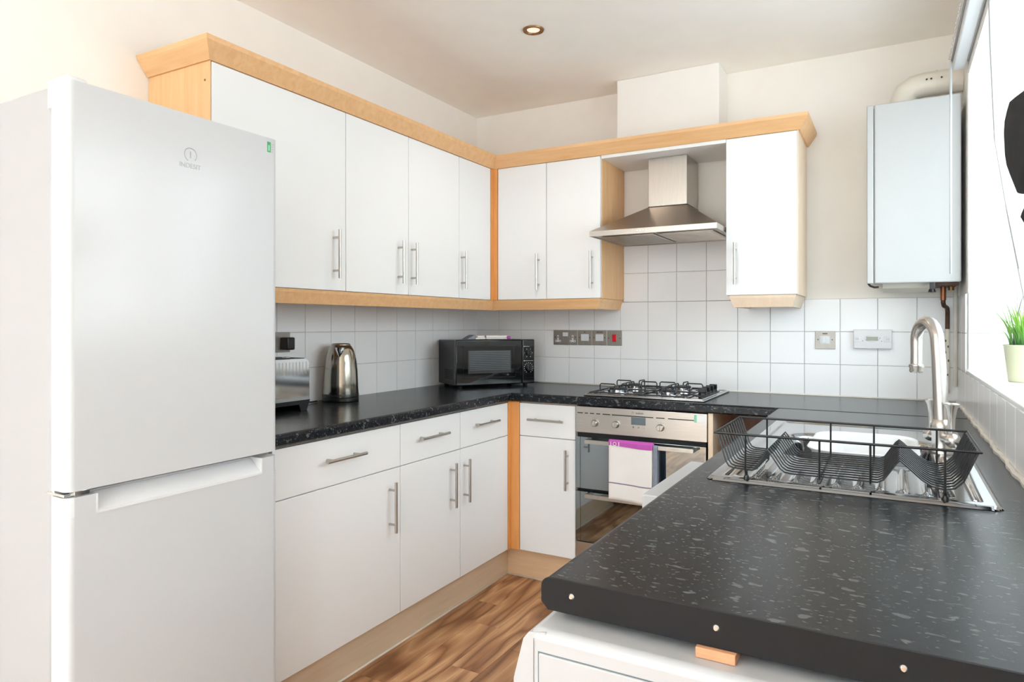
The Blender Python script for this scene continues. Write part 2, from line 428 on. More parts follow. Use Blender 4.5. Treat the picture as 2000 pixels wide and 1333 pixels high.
# tiles: one shared mesh per size
_tc = {}
def tile(parent, axis, u, w, z, h, at, sign):
    """axis x: plane x=at (u along y); axis y: plane y=at (u along x); axis z: lies on z=at"""
    if w < 0.012 or h < 0.012: return
    key = (axis, round(w, 3), round(h, 3), sign)
    if key not in _tc:
        g, t = 0.0012, 0.0055
        a, b = sorted((0, sign * t))
        mb = MB()
        if axis == 'x': mb.box(a, b, g, w - g, g, h - g, 0.0014, 2)
        elif axis == 'y': mb.box(g, w - g, a, b, g, h - g, 0.0014, 2)
        else: mb.box(g, h - g, g, w - g, a, b, 0.0014, 2)
        _tc[key] = mb.mesh('tile', M['tile'])
    o = bpy.data.objects.new('tile', _tc[key]); COL.objects.link(o); o.parent = parent
    o.location = {'x': (at, u, z), 'y': (u, at, z), 'z': (z, u, at)}[axis]
    e = 0.0022
    o.rotation_euler = ({'x': (0, 0, random.uniform(-e, e)), 'y': (random.uniform(-e, e), 0, random.uniform(-e, e)), 'z': (0, 0, 0)}[axis])
def tiles(parent, axis, u0, u1, z0, z1, at, sign, ustart, zstart=TZ0):
    k = math.floor((u0 - ustart) / TP + 1e-6)
    while ustart + k * TP < u1 - 1e-6:
        a = max(u0, ustart + k * TP); b = min(u1, ustart + (k + 1) * TP)
        j = math.floor((z0 - zstart) / TP + 1e-6)
        while zstart + j * TP < z1 - 1e-6:
            c0 = max(z0, zstart + j * TP); c1 = min(z1, zstart + (j + 1) * TP)
            tile(parent, axis, a, b - a, c0, c1 - c0, at, sign); j += 1
        k += 1
UX = 0.0075
ZT = TZ0 + 3 * TP
g = 0.0008
MB().box(0.0, RW, -0.004, 0.001, 0.86, ZT + g).box(0.93, 1.55, -0.004, 0.001, ZT, ZT + 2 * TP).build('grout', M['grout'], wb)
tiles(wb, 'y', 0.006, RW - 0.006, WT - 0.004, ZT, -0.003, -1, UX)
tiles(wb, 'y', 0.937, 1.543, ZT, ZT + 2 * TP, -0.003, -1, UX)
MB().box(-0.001, 0.004, -2.2, 0.0, 0.86, ZT + g).build('grout', M['grout'], wl)
tiles(wl, 'x', -2.2, -0.003, WT - 0.004, ZT, 0.003, 1, 0.0)
MB().box(RW - 0.004, RW + 0.001, WY1, 0.0, 0.86, ZT + g).box(RW - 0.004, RW + 0.001, -2.66, WY1, 0.86, WZ0 - 0.012).build('grout', M['grout'], wr)
tiles(wr, 'x', WY1, -0.006, WT - 0.004, ZT, RW - 0.003, -1, WY1)
tiles(wr, 'x', -2.66, WY1, WT - 0.004, WZ0 - 0.002, RW - 0.003, -1, WY1)
# reveal: white skins, tiles on jamb and sill
m = MB(); m.box(RW + 0.002, fx0, WY1 - 0.006, WY1 + 0.001, ZT, WZ1); m.box(RW + 0.002, fx0, WY0 - 0.001, WY0 + 0.006, ZT, WZ1); m.box(RW + 0.002, fx0, WY0, WY1, WZ1 - 0.006, WZ1 + 0.001)
m.build('reveal_lining', M['reveal'], wr, smooth=False)
tiles(wr, 'y', RW, fx0, WZ0 + 0.004, ZT, WY1 - 0.0005, -1, RW)
tiles(wr, 'y', RW, fx0, WZ0 + 0.004, ZT, WY0 + 0.0005, 1, RW)
sl = MB().box(RW - 0.006, fx0, WY0, WY1, WZ0 - 0.012, WZ0, 0.003, 2).build('window_sill', M['tile'], wr)
# sealant beads along the worktop and the foot of the plinths
m = MB(); pts = [(RW - 0.012 - 0.0022 * math.sin(yy * 23) * (1 if yy < -0.6 else .3) - 0.0015 * math.sin(yy * 61), yy, WT + 0.003) for yy in [-0.02 - 0.0225 * q for q in range(116)]]
m.tube(pts, 0.0075, 6)
s = m.build('sealant_bead', M['sealant'], wr)
MB().tube([(0.0, -0.009, WT + 0.002), (RW, -0.009, WT + 0.002)], 0.004, 6).build('sealant_bead', M['sealant'], wb)

# ---------------------------------------------------------------- worktops
def front_prof(f, back, s=1):
    """worktop section with a rolled front edge: f = front coordinate, back = rear coordinate"""
    r = 0.011; d = 1 if back > f else -1; out = []
    for q in range(6):
        a = PI / 2 * q / 5; out.append((f + d * (r - r * math.sin(a)), WT - r + r * math.cos(a)))
    out = out + [(f, WB + 0.006), (f + d * 0.006, WB), (back, WB), (back, WT)]
    return out
m = MB()
m.prism([(a, b) for a, b in front_prof(0.584, 0.0)], 'y', -2.098, -0.593); m.box(0, 0.584, -0.593, -0.002, WB, WT)
top(m, 'worktop', M['worktop'], (0.3, -2.0, WB), 'speckled black worktop along the left wall, under kettle and toaster', 'worktop', smooth=True, ang=25)
m = MB()
m.prism(front_prof(-0.593, -0.002), 'x', 0.584, RW)
top(m, 'worktop', M['worktop'], (0.6, -0.3, WB), 'speckled black worktop along the far wall with the gas hob', 'worktop', smooth=True, ang=25)
XR, YE = 1.7945, -2.644
SX0, SX1, SY0, SY1 = 1.845, 2.372, -1.978, -0.955     # sink outline
HX0, HX1, HY0, HY1 = 1.870, 2.352, -1.950, -1.00          # cut-out under it
m = MB()
m.prism(front_prof(XR, HX0), 'y', YE, -0.594)
m.box(HX0, RW, YE, HY0, WB, WT); m.box(HX0, RW, HY1, -0.594, WB, WT); m.box(HX1, RW, HY0, HY1, WB, WT)
wtr = top(m, 'worktop', M['worktop'], (1.8, -1.6, WB), 'speckled black worktop in the foreground holding the sink', 'worktop', smooth=True, ang=25)
m = MB(); pf = [(XR - 0.001 + (1 - math.sin(PI / 2 * q / 5)) * 0.012, WT - 0.011 + 0.012 * math.cos(PI / 2 * q / 5)) for q in range(6)] + [(XR - 0.001, WB + 0.008), (XR + 0.009, WB - 0.002), (RW, WB - 0.002), (RW, WT + 0.001)]
m.prism(pf, 'y', YE - 0.004, YE)
et = m.build('end_trim', M['edge'], wtr, ang=25); et['label'] = 'plain black metal end strip'
for sx in (1.837, 2.020, 2.208):
    m = MB(); m.lathe([(0.0005, -0.0025), (0.0022, -0.0025), (0.0042, -0.0006), (0.0044, 0.0)], (sx, YE - 0.004, 0.894), 16, 'y')
    sc = m.build('screw', M['chrome'], et)
m = MB(); m.box(1.7945, RW - 0.02, -0.597, -0.590, WT - 0.001, WT + 0.0008, 0.0003, 1)
js = m.build('joint_strip', M['dark'], wtr)

# ---------------------------------------------------------------- cabinets
def bar_handle(parent, plane, at, c, length, vertical=True):
    """plane 'x': door faces +x at x=at; plane 'y': door faces -y at y=at. c=(u,z) centre"""
    m = MB(); o = 0.032; u, z = c; hl = length / 2; pp = hl - 0.030
    def P(a, du, dz): return (at + a, u + du, z + dz) if plane == 'x' else (u + du, at - a, z + dz)
    def D(t): return (0, t) if vertical else (t, 0)
    m.tube([P(o, *D(-hl)), P(o, *D(hl))], 0.0058, 12)
    for t in (-pp, pp): m.tube([P(0, *D(t)), P(o, *D(t))], 0.0045, 10)
    return m.build('handle', M['nickel'], parent)
def door(parent, plane, f, u0, u1, z0, z1, h=None, name='door', hv=True, mat='door_white', hl=0.187):
    g = 0.0015; t = 0.018; m = MB()
    if plane == 'x': m.box(f - t, f, u0 + g, u1 - g, z0 + g, z1 - g, 0.0015, 2)
    else: m.box(u0 + g, u1 - g, f, f + t, z0 + g, z1 - g, 0.0015, 2)
    d = m.build(name, M[mat], parent)
    if h: bar_handle(d, plane, f, h, hl, hv)
    return d
UZ0, UZ1 = 1.374, 2.078
XU, YU = 0.320, -0.336
HZ = 1.515
GU = 'white wall cupboards'
# left wall run
def wall_unit(loc, label): return thing('wall_cupboard', loc, label, 'cupboard', GU)
t = wall_unit((0.15, -1.75, UZ0), 'widest white wall cupboard, one door, partly hidden behind the fridge')
MB().box(0.012, XU - 0.02, -2.053, -1.455, UZ0, UZ1, 0.001).build('carcass', M['beech_z'], t)
m = MB(); m.box(0.002, XU - 0.001, -2.0575, -2.0535, UZ0, UZ1, 0.0008, 1); e = m.build('end_panel', M['beech_z'], t)
MB().lathe([(0.0005, -0.0005), (0.004, -0.0005), (0.004, 0.001)], (XU - 0.025, -2.0578, 2.02), 12, 'y').build('screw_cap', M['brown'], e)
door(t, 'x', XU, -2.053, -1.454, UZ0, UZ1, (-1.520, HZ))
t = wall_unit((0.15, -1.06, UZ0), 'white double-door wall cupboard above the kettle with two handles side by side')
MB().box(0.012, XU - 0.02, -1.453, -0.663, UZ0, UZ1, 0.001).build('carcass', M['beech_z'], t)
door(t, 'x', XU, -1.454, -1.061, UZ0, UZ1, (-1.134, HZ)); door(t, 'x', XU, -1.061, -0.662, UZ0, UZ1, (-1.041, HZ))
t = wall_unit((0.15, -0.5, UZ0), 'narrow white wall cupboard on the left wall next to the orange corner post')
MB().box(0.012, XU - 0.02, -0.661, -0.03, UZ0, UZ1, 0.001).build('carcass', M['beech_z'], t)
door(t, 'x', XU, -0.662, -0.364, UZ0, UZ1, (-0.645, HZ))
MB().box(XU - 0.02, XU + 0.002, -0.362, YU - 0.002, UZ0, UZ1, 0.001).box(XU - 0.02, 0.346, YU - 0.003, YU + 0.018, UZ0, UZ1, 0.001).build('corner_post', M['beech_deep'], t)
# far wall run
for k, (a, b, hx, lb) in enumerate([(0.348, 0.639, 0.597, 'white wall cupboard just right of the orange corner post, above the microwave'),
                                    (0.639, 0.938, 0.895, 'white wall cupboard immediately left of the cooker hood')]):
    t = wall_unit(((a + b) / 2, -0.15, UZ0), lb)
    MB().box(a + 0.001, b - (0.0 if k == 0 else 0.0), YU + 0.02, -0.002, UZ0, UZ1, 0.001).build('carcass', M['beech_z'], t)
    if k == 1: MB().box(b - 0.018, b + 0.0015, YU + 0.0195, -0.006, UZ0 + 0.0, UZ1 - 0.012, 0.0008, 1).build('end_panel', M['beech_z'], t)
    door(t, 'y', YU, a, b, UZ0, UZ1, (hx, HZ))
t = wall_unit((1.69, -0.15, UZ0), 'white wall cupboard standing alone right of the cooker hood')
MB().box(1.543, 1.839, YU + 0.02, -0.006, UZ0, UZ1, 0.001).build('carcass', M['beech_pale'], t)
MB().box(1.839, 1.843, YU + 0.001, -0.006, UZ0 - 0.001, UZ1, 0.0008, 1).build('end_panel', M['beech_pale'], t)
door(t, 'y', YU, 1.541, 1.840, UZ0, UZ1, (1.585, HZ))
# bridging shelf over the hood
m = MB().box(0.9405, 1.5415, YU + 0.001, -0.006, 2.062, UZ1, 0.001)
top(m, 'bridging_shelf', M['door_white'], (1.24, -0.15, 2.062), 'white board bridging the gap between cupboards above the hood chimney', 'shelf')
# cornice and pelmets
m = MB()
sweep(m, [(0.002, -2.058), (XU, -2.058), (XU, YU), (1.844, YU), (1.844, -0.002)], [(-0.02, UZ1), (0.006, UZ1), (0.012, UZ1 + 0.008), (0.040, UZ1 + 0.048), (0.043, UZ1 + 0.062), (-0.02, UZ1 + 0.062)])
top(m, 'cornice', M['beech_x'], (0.9, -0.3, UZ1), 'flared beech cornice running along the tops of all wall cupboards', 'cornice', smooth=False)
pp = [(0.0, UZ0), (-0.002, UZ0 - 0.012), (-0.016, UZ0 - 0.053), (-0.034, UZ0 - 0.053), (-0.034, UZ0)]
m = MB(); sweep(m, [(XU - 0.004, -2.05), (XU - 0.004, YU + 0.004), (0.932, YU + 0.004), (0.932, -0.006)], pp)
top(m, 'pelmet', M['beech_x'], (0.32, -0.33, UZ0 - 0.05), 'beech light pelmet beneath the long L-shaped row of wall cupboards', 'pelmet', smooth=False)
m = MB(); sweep(m, [(1.556, -0.006), (1.556, YU + 0.004), (1.834, YU + 0.004), (1.834, -0.006)], pp)
top(m, 'pelmet', M['beech_pale'], (1.69, -0.33, UZ0 - 0.05), 'short pale beech pelmet beneath the lone wall cupboard right of the hood', 'pelmet', smooth=False)

# base units
XB, YB = 0.565, -0.575
BZ0, BZM, BZ1 = 0.150, 0.706, 0.866
GB = 'white base cupboards'
def base_unit(loc, label): return thing('base_cupboard', loc, label, 'cupboard', GB)
t = base_unit((0.3, -1.75, 0.0), 'white base cupboard with one wide door and drawer beside the fridge')
MB().box(0.012, XB - 0.02, -2.028, -1.423, BZ0, WB - 0.0015, 0.001).build('carcass', M['beech_pale'], t)
door(t, 'x', XB, -2.028, -1.421, BZ0, BZM, (-1.485, 0.567)); door(t, 'x', XB, -2.028, -1.421, BZM, BZ1, (-1.737, 0.796), 'drawer', False)
t = base_unit((0.3, -1.0, 0.0), 'white base cupboard with two doors and two drawers left of the corner post')
MB().box(0.012, XB - 0.02, -1.422, -0.03, BZ0, WB - 0.0015, 0.001).build('carcass', M['beech_pale'], t)
door(t, 'x', XB, -1.421, -1.016, BZ0, BZM, (-1.091, 0.567)); door(t, 'x', XB, -1.016, -0.604, BZ0, BZM, (-0.988, 0.567))
door(t, 'x', XB, -1.421, -1.016, BZM, BZ1, (-1.233, 0.796), 'drawer', False); door(t, 'x', XB, -1.016, -0.604, BZM, BZ1, (-0.827, 0.796), 'drawer', False)
t = base_unit((0.74, -0.3, 0.0), 'narrow white base cupboard with drawer between corner post and oven')
MB().box(XB - 0.018, 0.911, YB + 0.02, -0.006, BZ0, WB - 0.0015, 0.001).build('carcass', M['beech_pale'], t)
MB().box(XB - 0.018, XB + 0.003, -0.602, YB, BZ0, BZ1 + 0.004, 0.001).box(XB - 0.0, 0.613, YB - 0.003, YB + 0.018, BZ0, BZ1 + 0.004, 0.001).build('corner_post', M['beech_deep'], t)
door(t, 'y', YB, 0.614, 0.911, BZ0, BZM, (0.872, 0.567)); door(t, 'y', YB, 0.614, 0.911, BZM, BZ1, (0.766, 0.790), 'drawer', False)
# plinths
m = MB().box(0.500, 0.516, -2.10, -0.516, 0.002, BZ0 - 0.002, 0.001)
p = top(m, 'plinth', M['plinth_y'], (0.508, -1.3, 0.0), 'pale wood plinth under the left-hand base cupboards', 'plinth')
MB().tube([(0.519, -2.1, 0.002), (0.519, -0.519, 0.002)], 0.004, 6).build('sealant_bead', M['sealant'], p)
m = MB().box(0.5165, 1.53, -0.520, -0.505, 0.002, BZ0 - 0.002, 0.001)
p = top(m, 'plinth', M['plinth_x'], (1.0, -0.51, 0.0), 'tan wood plinth under the oven and the cupboard beside it', 'plinth')
MB().tube([(0.519, -0.523, 0.002), (1.53, -0.523, 0.002)], 0.004, 6).build('sealant_bead', M['sealant'], p)
# sink run bases, mostly hidden below the foreground worktop
t = thing('sink_cupboard', (2.1, -1.05, 0), 'white sink base cupboard below the worktop, seen mirrored in the oven glass', 'cupboard')
MB().box(1.81, RW - 0.01, -1.53, -0.60, 0.15, 0.73, 0.001).build('carcass', M['brown'], t)
MB().box(1.79, 1.808, -1.075, -0.602, 0.15, 0.866, 0.0015).build('door', M['door_white'], t)
MB().box(1.79, 1.808, -1.53, -1.079, 0.15, 0.866, 0.0015).build('door', M['door_white'], t)
MB().box(1.85, 1.866, -1.53, -0.60, 0.0, 0.148, 0.001).build('plinth', M['plinth_y'], t)
# oven housing side + dark corner recess
t = thing('oven_housing', (1.53, -0.3, 0.0), 'pale wood side panel right of the oven with a dark brown corner recess', 'panel')
MB().box(1.520, 1.540, YB - 0.004, -0.01, 0.002, WB - 0.0015, 0.001).build('side_panel', M['beech_pale'], t)
MB().box(1.541, 1.80, -0.20, -0.185, 0.002, WB - 0.0015, 0.001).build('back_panel', M['brown'], t)
MB().box(1.80, 1.815, -0.596, -0.19, 0.002, WB - 0.0015, 0.001).build('back_panel', M['brown'], t)

# ---------------------------------------------------------------- fridge freezer
FX0, FX1, FY0, FY1, FH = 0.03, 0.680, -2.664, -2.106, 1.768
t = thing('fridge_freezer', (0.35, -2.4, 0.0), 'tall white fridge freezer standing at the left end of the base cupboards', 'fridge')
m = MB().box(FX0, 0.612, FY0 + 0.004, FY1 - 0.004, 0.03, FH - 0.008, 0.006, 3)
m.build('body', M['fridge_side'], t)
for fy in (FY0 + 0.06, FY1 - 0.06):
    for fx in (0.1, 0.56): MB().lathe([(0.018, 0.0), (0.02, 0.03)], (fx, fy, 0.0), 12).build('foot', M['plastic_black'], t)
def fdoor(z0, z1, name):
    # rounded front-left and front-right vertical corners
    r = 0.016; poly = []
    for (cx, cy, a0) in ((FX1 - r, FY0 + r, -90), (FX1 - r, FY1 - r, 0)):
        for q in range(7):
            a = math.radians(a0 + 15 * q); poly.append((cx + r * math.cos(a), cy + r * math.sin(a)))
    poly += [(0.622, FY1), (0.622, FY0)]
    return poly
pu = fdoor(0, 0, '')
ud = MB().prism(pu, 'z', 0.889, FH - 0.003).build('door', M['fridge_white'], t, ang=30); ud['label'] = 'tall upper fridge door'
# lower door with hand recess cut from its top edge
ry0, ry1, rz = -2.603, -2.160, 0.834
m = MB()
m.prism(pu, 'z', 0.05, rz)
m.prism([p for p in pu if p[1] < ry0] + [(0.680, ry0), (0.622, ry0)] if False else [(0.622, FY0), (0.664, FY0), (0.6715, FY0 + 0.0025), (0.6775, FY0 + 0.0085), (0.680, FY0 + 0.016), (0.680, ry0), (0.622, ry0)], 'z', rz, 0.876)
m.prism([(0.622, ry1), (0.680, ry1), (0.680, FY1 - 0.016), (0.6775, FY1 - 0.0085), (0.6715, FY1 - 0.0025), (0.664, FY1), (0.622, FY1)], 'z', rz, 0.876)
m.box(0.622, 0.636, ry0, ry1, rz, 0.876)
ld = m.build('door', M['fridge_white'], t, ang=30); ld['label'] = 'lower freezer door with hand recess'
m = MB()
m.prism([(0.636, 0.872), (0.640, 0.872), (0.674, 0.842), (0.6805, 0.838), (0.6805, rz), (0.636, rz)], 'y', ry0 + 0.002, ry1 - 0.002)
m.box(0.636, 0.6812, ry0, ry0 + 0.003, rz, 0.876); m.box(0.636, 0.6812, ry1 - 0.003, ry1, rz, 0.876); m.box(0.676, 0.6812, ry0, ry1, rz - 0.0015, rz + 0.0015)
m.build('recessed_grip', M['plastic_white'], ld, smooth=False)
MB().box(0.612, 0.622, FY0 + 0.006, FY1 - 0.006, 0.06, FH - 0.012).build('door_seal', M['sealant'], t)
m = MB(); m.box(0.600, 0.668, FY0 + 0.001, FY0 + 0.05, 0.8775, 0.8835, 0.001).box(0.655, 0.676, FY0 + 0.018, FY0 + 0.05, 0.877, 0.888, 0.001)
m.build('hinge', M['chrome'], t)
m = MB(); m.box(0.600, 0.672, FY0 + 0.003, FY0 + 0.050, FH - 0.008, FH + 0.009, 0.008, 4); m.box(0.610, 0.626, FY0 - 0.002, FY0 + 0.006, FH - 0.058, FH + 0.002, 0.002)
m.build('hinge_cover', M['plastic_white'], t)
# badge
fx = FX1 + 0.0003; by, bz = -2.377, 1.665
ring = [(fx, by + 0.0165 * math.cos(a), bz + 0.0165 * math.sin(a)) for a in [math.radians(-55 + 290 * q / 30 + 10) for q in range(31)]]
m = MB().tube(ring, 0.0012, 6); m.box(fx - 0.001, fx + 0.001, by - 0.0012, by + 0.0012, bz - 0.008, bz + 0.008)
m.build('emblem', M['logo'], ud)
text('INDESIT', 0.0165, face_px(fx, by - 0.001, 1.637) , M['logo'], ud)
m = MB().box(FX1 - 0.0005, FX1 + 0.0004, -2.143, -2.131, 1.725, 1.754); e = m.build('sticker', M['green'], ud); e['label'] = 'small green energy sticker'
MB().box(FX1 + 0.0003, FX1 + 0.0006, -2.1395, -2.1345, 1.729, 1.745).build('print', M['mint'], e)
m = MB()
for q, wdt in enumerate((0.005, 0.007, 0.006, 0.008)): m.box(FX1, FX1 + 0.0003, -2.129, -2.129 + wdt, 1.727 + q * 0.007, 1.7285 + q * 0.007)
m.build('small_print', M['logo'], ud)

def refit(o, rp):
    # fit the fridge to its true width and depth (55 cm wide, front 71 cm from the wall)
    for v in o.data.vertices:
        x, y, z = v.co + rp
        y = -3.44 + (y + 3.44) * 0.9783
        z = 1.2453 + (z - 1.2453) * 0.9783 if z > 0.5 else z * 0.5162 / 0.5
        if x > 0.3: x += 0.033
        v.co = Vector((x, y, z)) - rp
    for c_ in o.children: refit(c_, rp)
for c_ in list(t.children): refit(c_, Vector(t.location))

# ---------------------------------------------------------------- oven
t = thing('built_in_oven', (1.215, -0.3, 0.15), 'stainless double oven with mirrored doors below the gas hob', 'oven')
OX0, OX1, OY = 0.9145, 1.5170, -0.583
MB().box(OX0 + 0.004, OX1 - 0.004, -0.555, -0.03, 0.155, 0.868).build('body', M['dark'], t)
cp = MB().box(OX0, OX1, OY, -0.556, 0.748, 0.868, 0.002, 2).build('control_panel', M['steel_x'], t)
m = MB(); 
for a, b in ((0.925, 0.951), (0.961, 0.977), (0.987, 1.007), (1.017, 1.037), (1.048, 1.085), (1.093, 1.285), (1.297, 1.335), (1.350, 1.462)):
    m.box(a, b, OY - 0.0006, OY + 0.002, 0.8355, 0.8395)
m.build('vent_slots', M['dark'], cp)
for kx, kz in ((1.012, 0.795), (1.113, 0.796), (1.318, 0.797)):
    m = MB(); m.lathe([(0.0165, OY), (0.0165, OY - 0.004), (0.0145, OY - 0.018), (0.0125, OY - 0.0205), (0.0005, OY - 0.0205)], (kx, 0, kz), 24, 'y')
    m.box(kx - 0.0022, kx + 0.0022, OY - 0.0245, OY - 0.02, kz - 0.012, kz + 0.012, 0.001)
    k = m.build('knob', M['nickel'], cp, ang=40)
    m = MB()
    for q in range(9):
        a = math.radians(-120 + 30 * q); m.box(kx + 0.022 * math.sin(a) - 0.0008, kx + 0.022 * math.sin(a) + 0.0008, OY - 0.0003, OY + 0.001, kz + 0.022 * math.cos(a) - 0.0008, kz + 0.022 * math.cos(a) + 0.0008)
    m.build('dial_marks', M['print'], k)
MB().box(1.184, 1.250, OY - 0.0012, OY + 0.002, 0.800, 0.834, 0.0008, 1).build('display', M['lcd'], cp)
for bxx in (1.194, 1.219, 1.244): MB().lathe([(0.0045, OY), (0.0045, OY - 0.003), (0.0038, OY - 0.004), (0.0005, OY - 0.004)], (bxx, 0, 0.790), 14, 'y').build('button', M['chrome'], cp)
text('indesit', 0.0135, face_my(1.222, OY - 0.0004, 0.852), M['print'], cp)
m = MB().tube([(1.191 + 0.005 * math.cos(math.radians(-45 + 28 * q)), OY - 0.0004, 0.852 + 0.005 * math.sin(math.radians(-45 + 28 * q))) for q in range(11)], 0.0005, 5)
m.box(1.1906, 1.1914, OY - 0.0007, OY, 0.8498, 0.8545).build('emblem', M['print'], cp)
e = MB().box(1.462, 1.513, OY - 0.0008, OY + 0.001, 0.829, 0.862).build('sticker', M['paper'], cp); e['label'] = 'white and mint energy label'
MB().box(1.4625, 1.474, OY - 0.0012, OY - 0.0006, 0.8295, 0.8615).build('print', M['mint'], e)
def oven_door(z0, z1, hz, lab):
    d = MB().box(OX0, OX1 - 0.004, OY, -0.562, z0, z1, 0.0015, 2).build('oven_door', M['glass_dark'], t); d['label'] = lab
    MB().box(OX0 + 0.024, OX0 + 0.0255, OY - 0.0004, OY, z0, z1).build('glass_line', M['dark'], d)
    m = MB(); hx0, hx1, hy = 0.982, 1.474, OY - 0.055
    m.box(hx0, hx1, hy, hy + 0.007, hz - 0.009, hz + 0.009, 0.001); 
    for hx in (hx0, hx1 - 0.012): m.box(hx, hx + 0.012, hy + 0.003, OY + 0.001, hz - 0.007, hz + 0.009, 0.001)
    m.build('handle', M['nickel'], d); return d
oven_door(0.490, 0.728, 0.716, 'upper mirrored oven door')
oven_door(0.247, 0.476, 0.470, 'lower mirrored oven door')
MB().box(OX0, OX1 - 0.004, OY, -0.562, 0.152, 0.243, 0.0015, 2).build('base_panel', M['steel_x'], t)
MB().box(OX0 + 0.006, OX1 - 0.006, -0.575, -0.556, 0.728, 0.748).build('vent_gap', M['dark'], t)

# tea towel folded over the upper handle
def drape(name, x0, x1, hy, hz, zf, zb, mat, seed, wob=0.004, off=0.0, nx=22):
    rnd = random.Random(seed); m = MB(); rows = []
    ph = rnd.random() * 6
    path = []
    n = 22
    for q in range(n + 1): path.append((hy - 0.006 - off, zf + (hz - zf) * q / n, 1 - q / n))
    path += [(hy - 0.002 - off * .6, hz + 0.006 + off * .5, 0), (hy + 0.004, hz + 0.008 + off * .5, 0), (hy + 0.010 + off * .6, hz + 0.005, 0)]
    for q in range(1, 9): path.append((hy + 0.0125 + off * .3, hz - (hz - zb) * q / 8, q / 8))
    for (py, pz, w) in path:
        r = []
        for i in range(nx + 1):
            u = i / nx; X = x0 + (x1 - x0) * u
            r.append(m.bm.verts.new((X + w * 0.002 * math.sin(9 * u + ph), py - w * wob * (0.6 + math.sin(6.5 * u + ph) + 0.4 * math.sin(15 * u + ph * 2)), pz + w * 0.004 * math.sin(4 * u + ph))))
        rows.append(r)
    for a, b in zip(rows[:-1], rows[1:]):
        for i in range(nx): m.bm.faces.new((a[i], a[i + 1], b[i + 1], b[i])).smooth = True
    return m
def solid(o, th=0.002):
    md = o.modifiers.new('thickness', 'SOLIDIFY'); md.thickness = th; md.offset = 0; return o
HY = OY - 0.055
t = thing('tea_towel', (1.2, HY, 0.47), 'white tea towel with magenta top band hanging from the oven handle', 'towel')
m = drape('cloth', 1.103, 1.300, HY, 0.726, 0.474, 0.50, None, 3, 0.004, 0.001); o = solid(m.build('cloth', M['cloth'], t)); 
m = drape('cloth', 1.102, 1.303, HY, 0.727, 0.709, 0.715, None, 3, 0.001, 0.0032); o = solid(m.build('band', M['cloth_pink'], t)); o['label'] = 'magenta band with white ring pattern'
mm = MB(); ring = [(1.132 + 0.0075 * math.cos(a), HY - 0.0125, 0.7205 + 0.0065 * math.sin(a)) for a in [2 * PI * q / 20 for q in range(20)]]
mm.tube(ring, 0.0012, 6, closed=True); mm.box(1.113, 1.1155, HY - 0.0130, HY - 0.011, 0.712, 0.729); mm.box(1.149, 1.1525, HY - 0.0130, HY - 0.011, 0.712, 0.729)
mm.build('band_pattern', M['cloth'], o)
m = drape('cloth', 1.1025, 1.3005, HY, 0.726, 0.5465, 0.50, None, 3, 0.004, 0.0026)
# thin mauve stripe woven across
st = MB(); rows = []
ph = random.Random(3).random() * 6
for zz in (0.5440, 0.5490):
    w = (0.726 - zz) / (0.726 - 0.474); r = []
    for i in range(23):
        u = i / 22; r.append(st.bm.verts.new((1.103 + 0.197 * u + w * 0.002 * math.sin(9 * u + ph), HY - 0.0086 - w * 0.004 * (0.6 + math.sin(6.5 * u + ph) + 0.4 * math.sin(15 * u + ph * 2)), zz + w * 0.004 * math.sin(4 * u + ph))))
    rows.append(r)
for i in range(22): st.bm.faces.new((rows[0][i], rows[0][i + 1], rows[1][i + 1], rows[1][i])).smooth = True
m.bm.free(); solid(st.build('stripe', M['cloth_mauve'], t), 0.001)
m = drape('cloth', 1.303, 1.322, HY, 0.718, 0.53, 0.52, None, 5, 0.002, 0.000, 6); o = solid(m.build('back_layer', M['cloth_grey'], t)); o['label'] = 'grey-blue folded back edge'

# ---------------------------------------------------------------- hob
t = thing('gas_hob', (1.22, -0.29, WT), 'stainless four-burner gas hob with grey wire pan supports on the far worktop', 'hob')
GX0, GX1, GY0, GY1 = 0.937, 1.497, -0.545, -0.045
m = MB(); m.box(GX0, GX1, GY0, GY1, WT + 0.0005, WT + 0.009, 0.003, 2); tr_ = m.build('tray', M['sink'], t)
m = MB(); z = WT + 0.0125
ringp = [(GX0 + 0.014, GY0 + 0.014, z - 0.004), (GX1 - 0.014, GY0 + 0.014, z - 0.004), (GX1 - 0.014, GY1 - 0.014, z - 0.004), (GX0 + 0.014, GY1 - 0.014, z - 0.004)]
m.tube(ringp, 0.0035, 8, closed=True).build('raised_rim', M['sink'], tr_)
BN = [(1.055, -0.40, 0.050), (1.055, -0.17, 0.036), (1.300, -0.40, 0.036), (1.300, -0.17, 0.046)]
for (bx_, by_, br) in BN:
    b = MB().lathe([(br + 0.018, WT + 0.009), (br + 0.016, WT + 0.013), (br, WT + 0.014), (br * 0.98, WT + 0.024), (br * 0.7, WT + 0.026), (0.0005, WT + 0.026)], (bx_, by_, 0), 28).build('burner', M['sink'], t)
    MB().lathe([(br * 0.86, WT + 0.025), (br * 0.88, WT + 0.030), (br * 0.8, WT + 0.034), (0.0005, WT + 0.035)], (bx_, by_, 0), 28).build('burner_cap', M['iron'], b)
def arch(m, a, b, zl, zh, r, k=0.02):
    a = Vector((a[0], a[1], 0)); b = Vector((b[0], b[1], 0)); d = (b - a).normalized()
    pts = [a + Vector((0, 0, zl)), a + Vector((0, 0, zh - 0.006)), a + d * 0.006 + Vector((0, 0, zh)), b - d * 0.006 + Vector((0, 0, zh)), b + Vector((0, 0, zh - 0.006)), b + Vector((0, 0, zl))]
    m.tube(pts, r, 8)
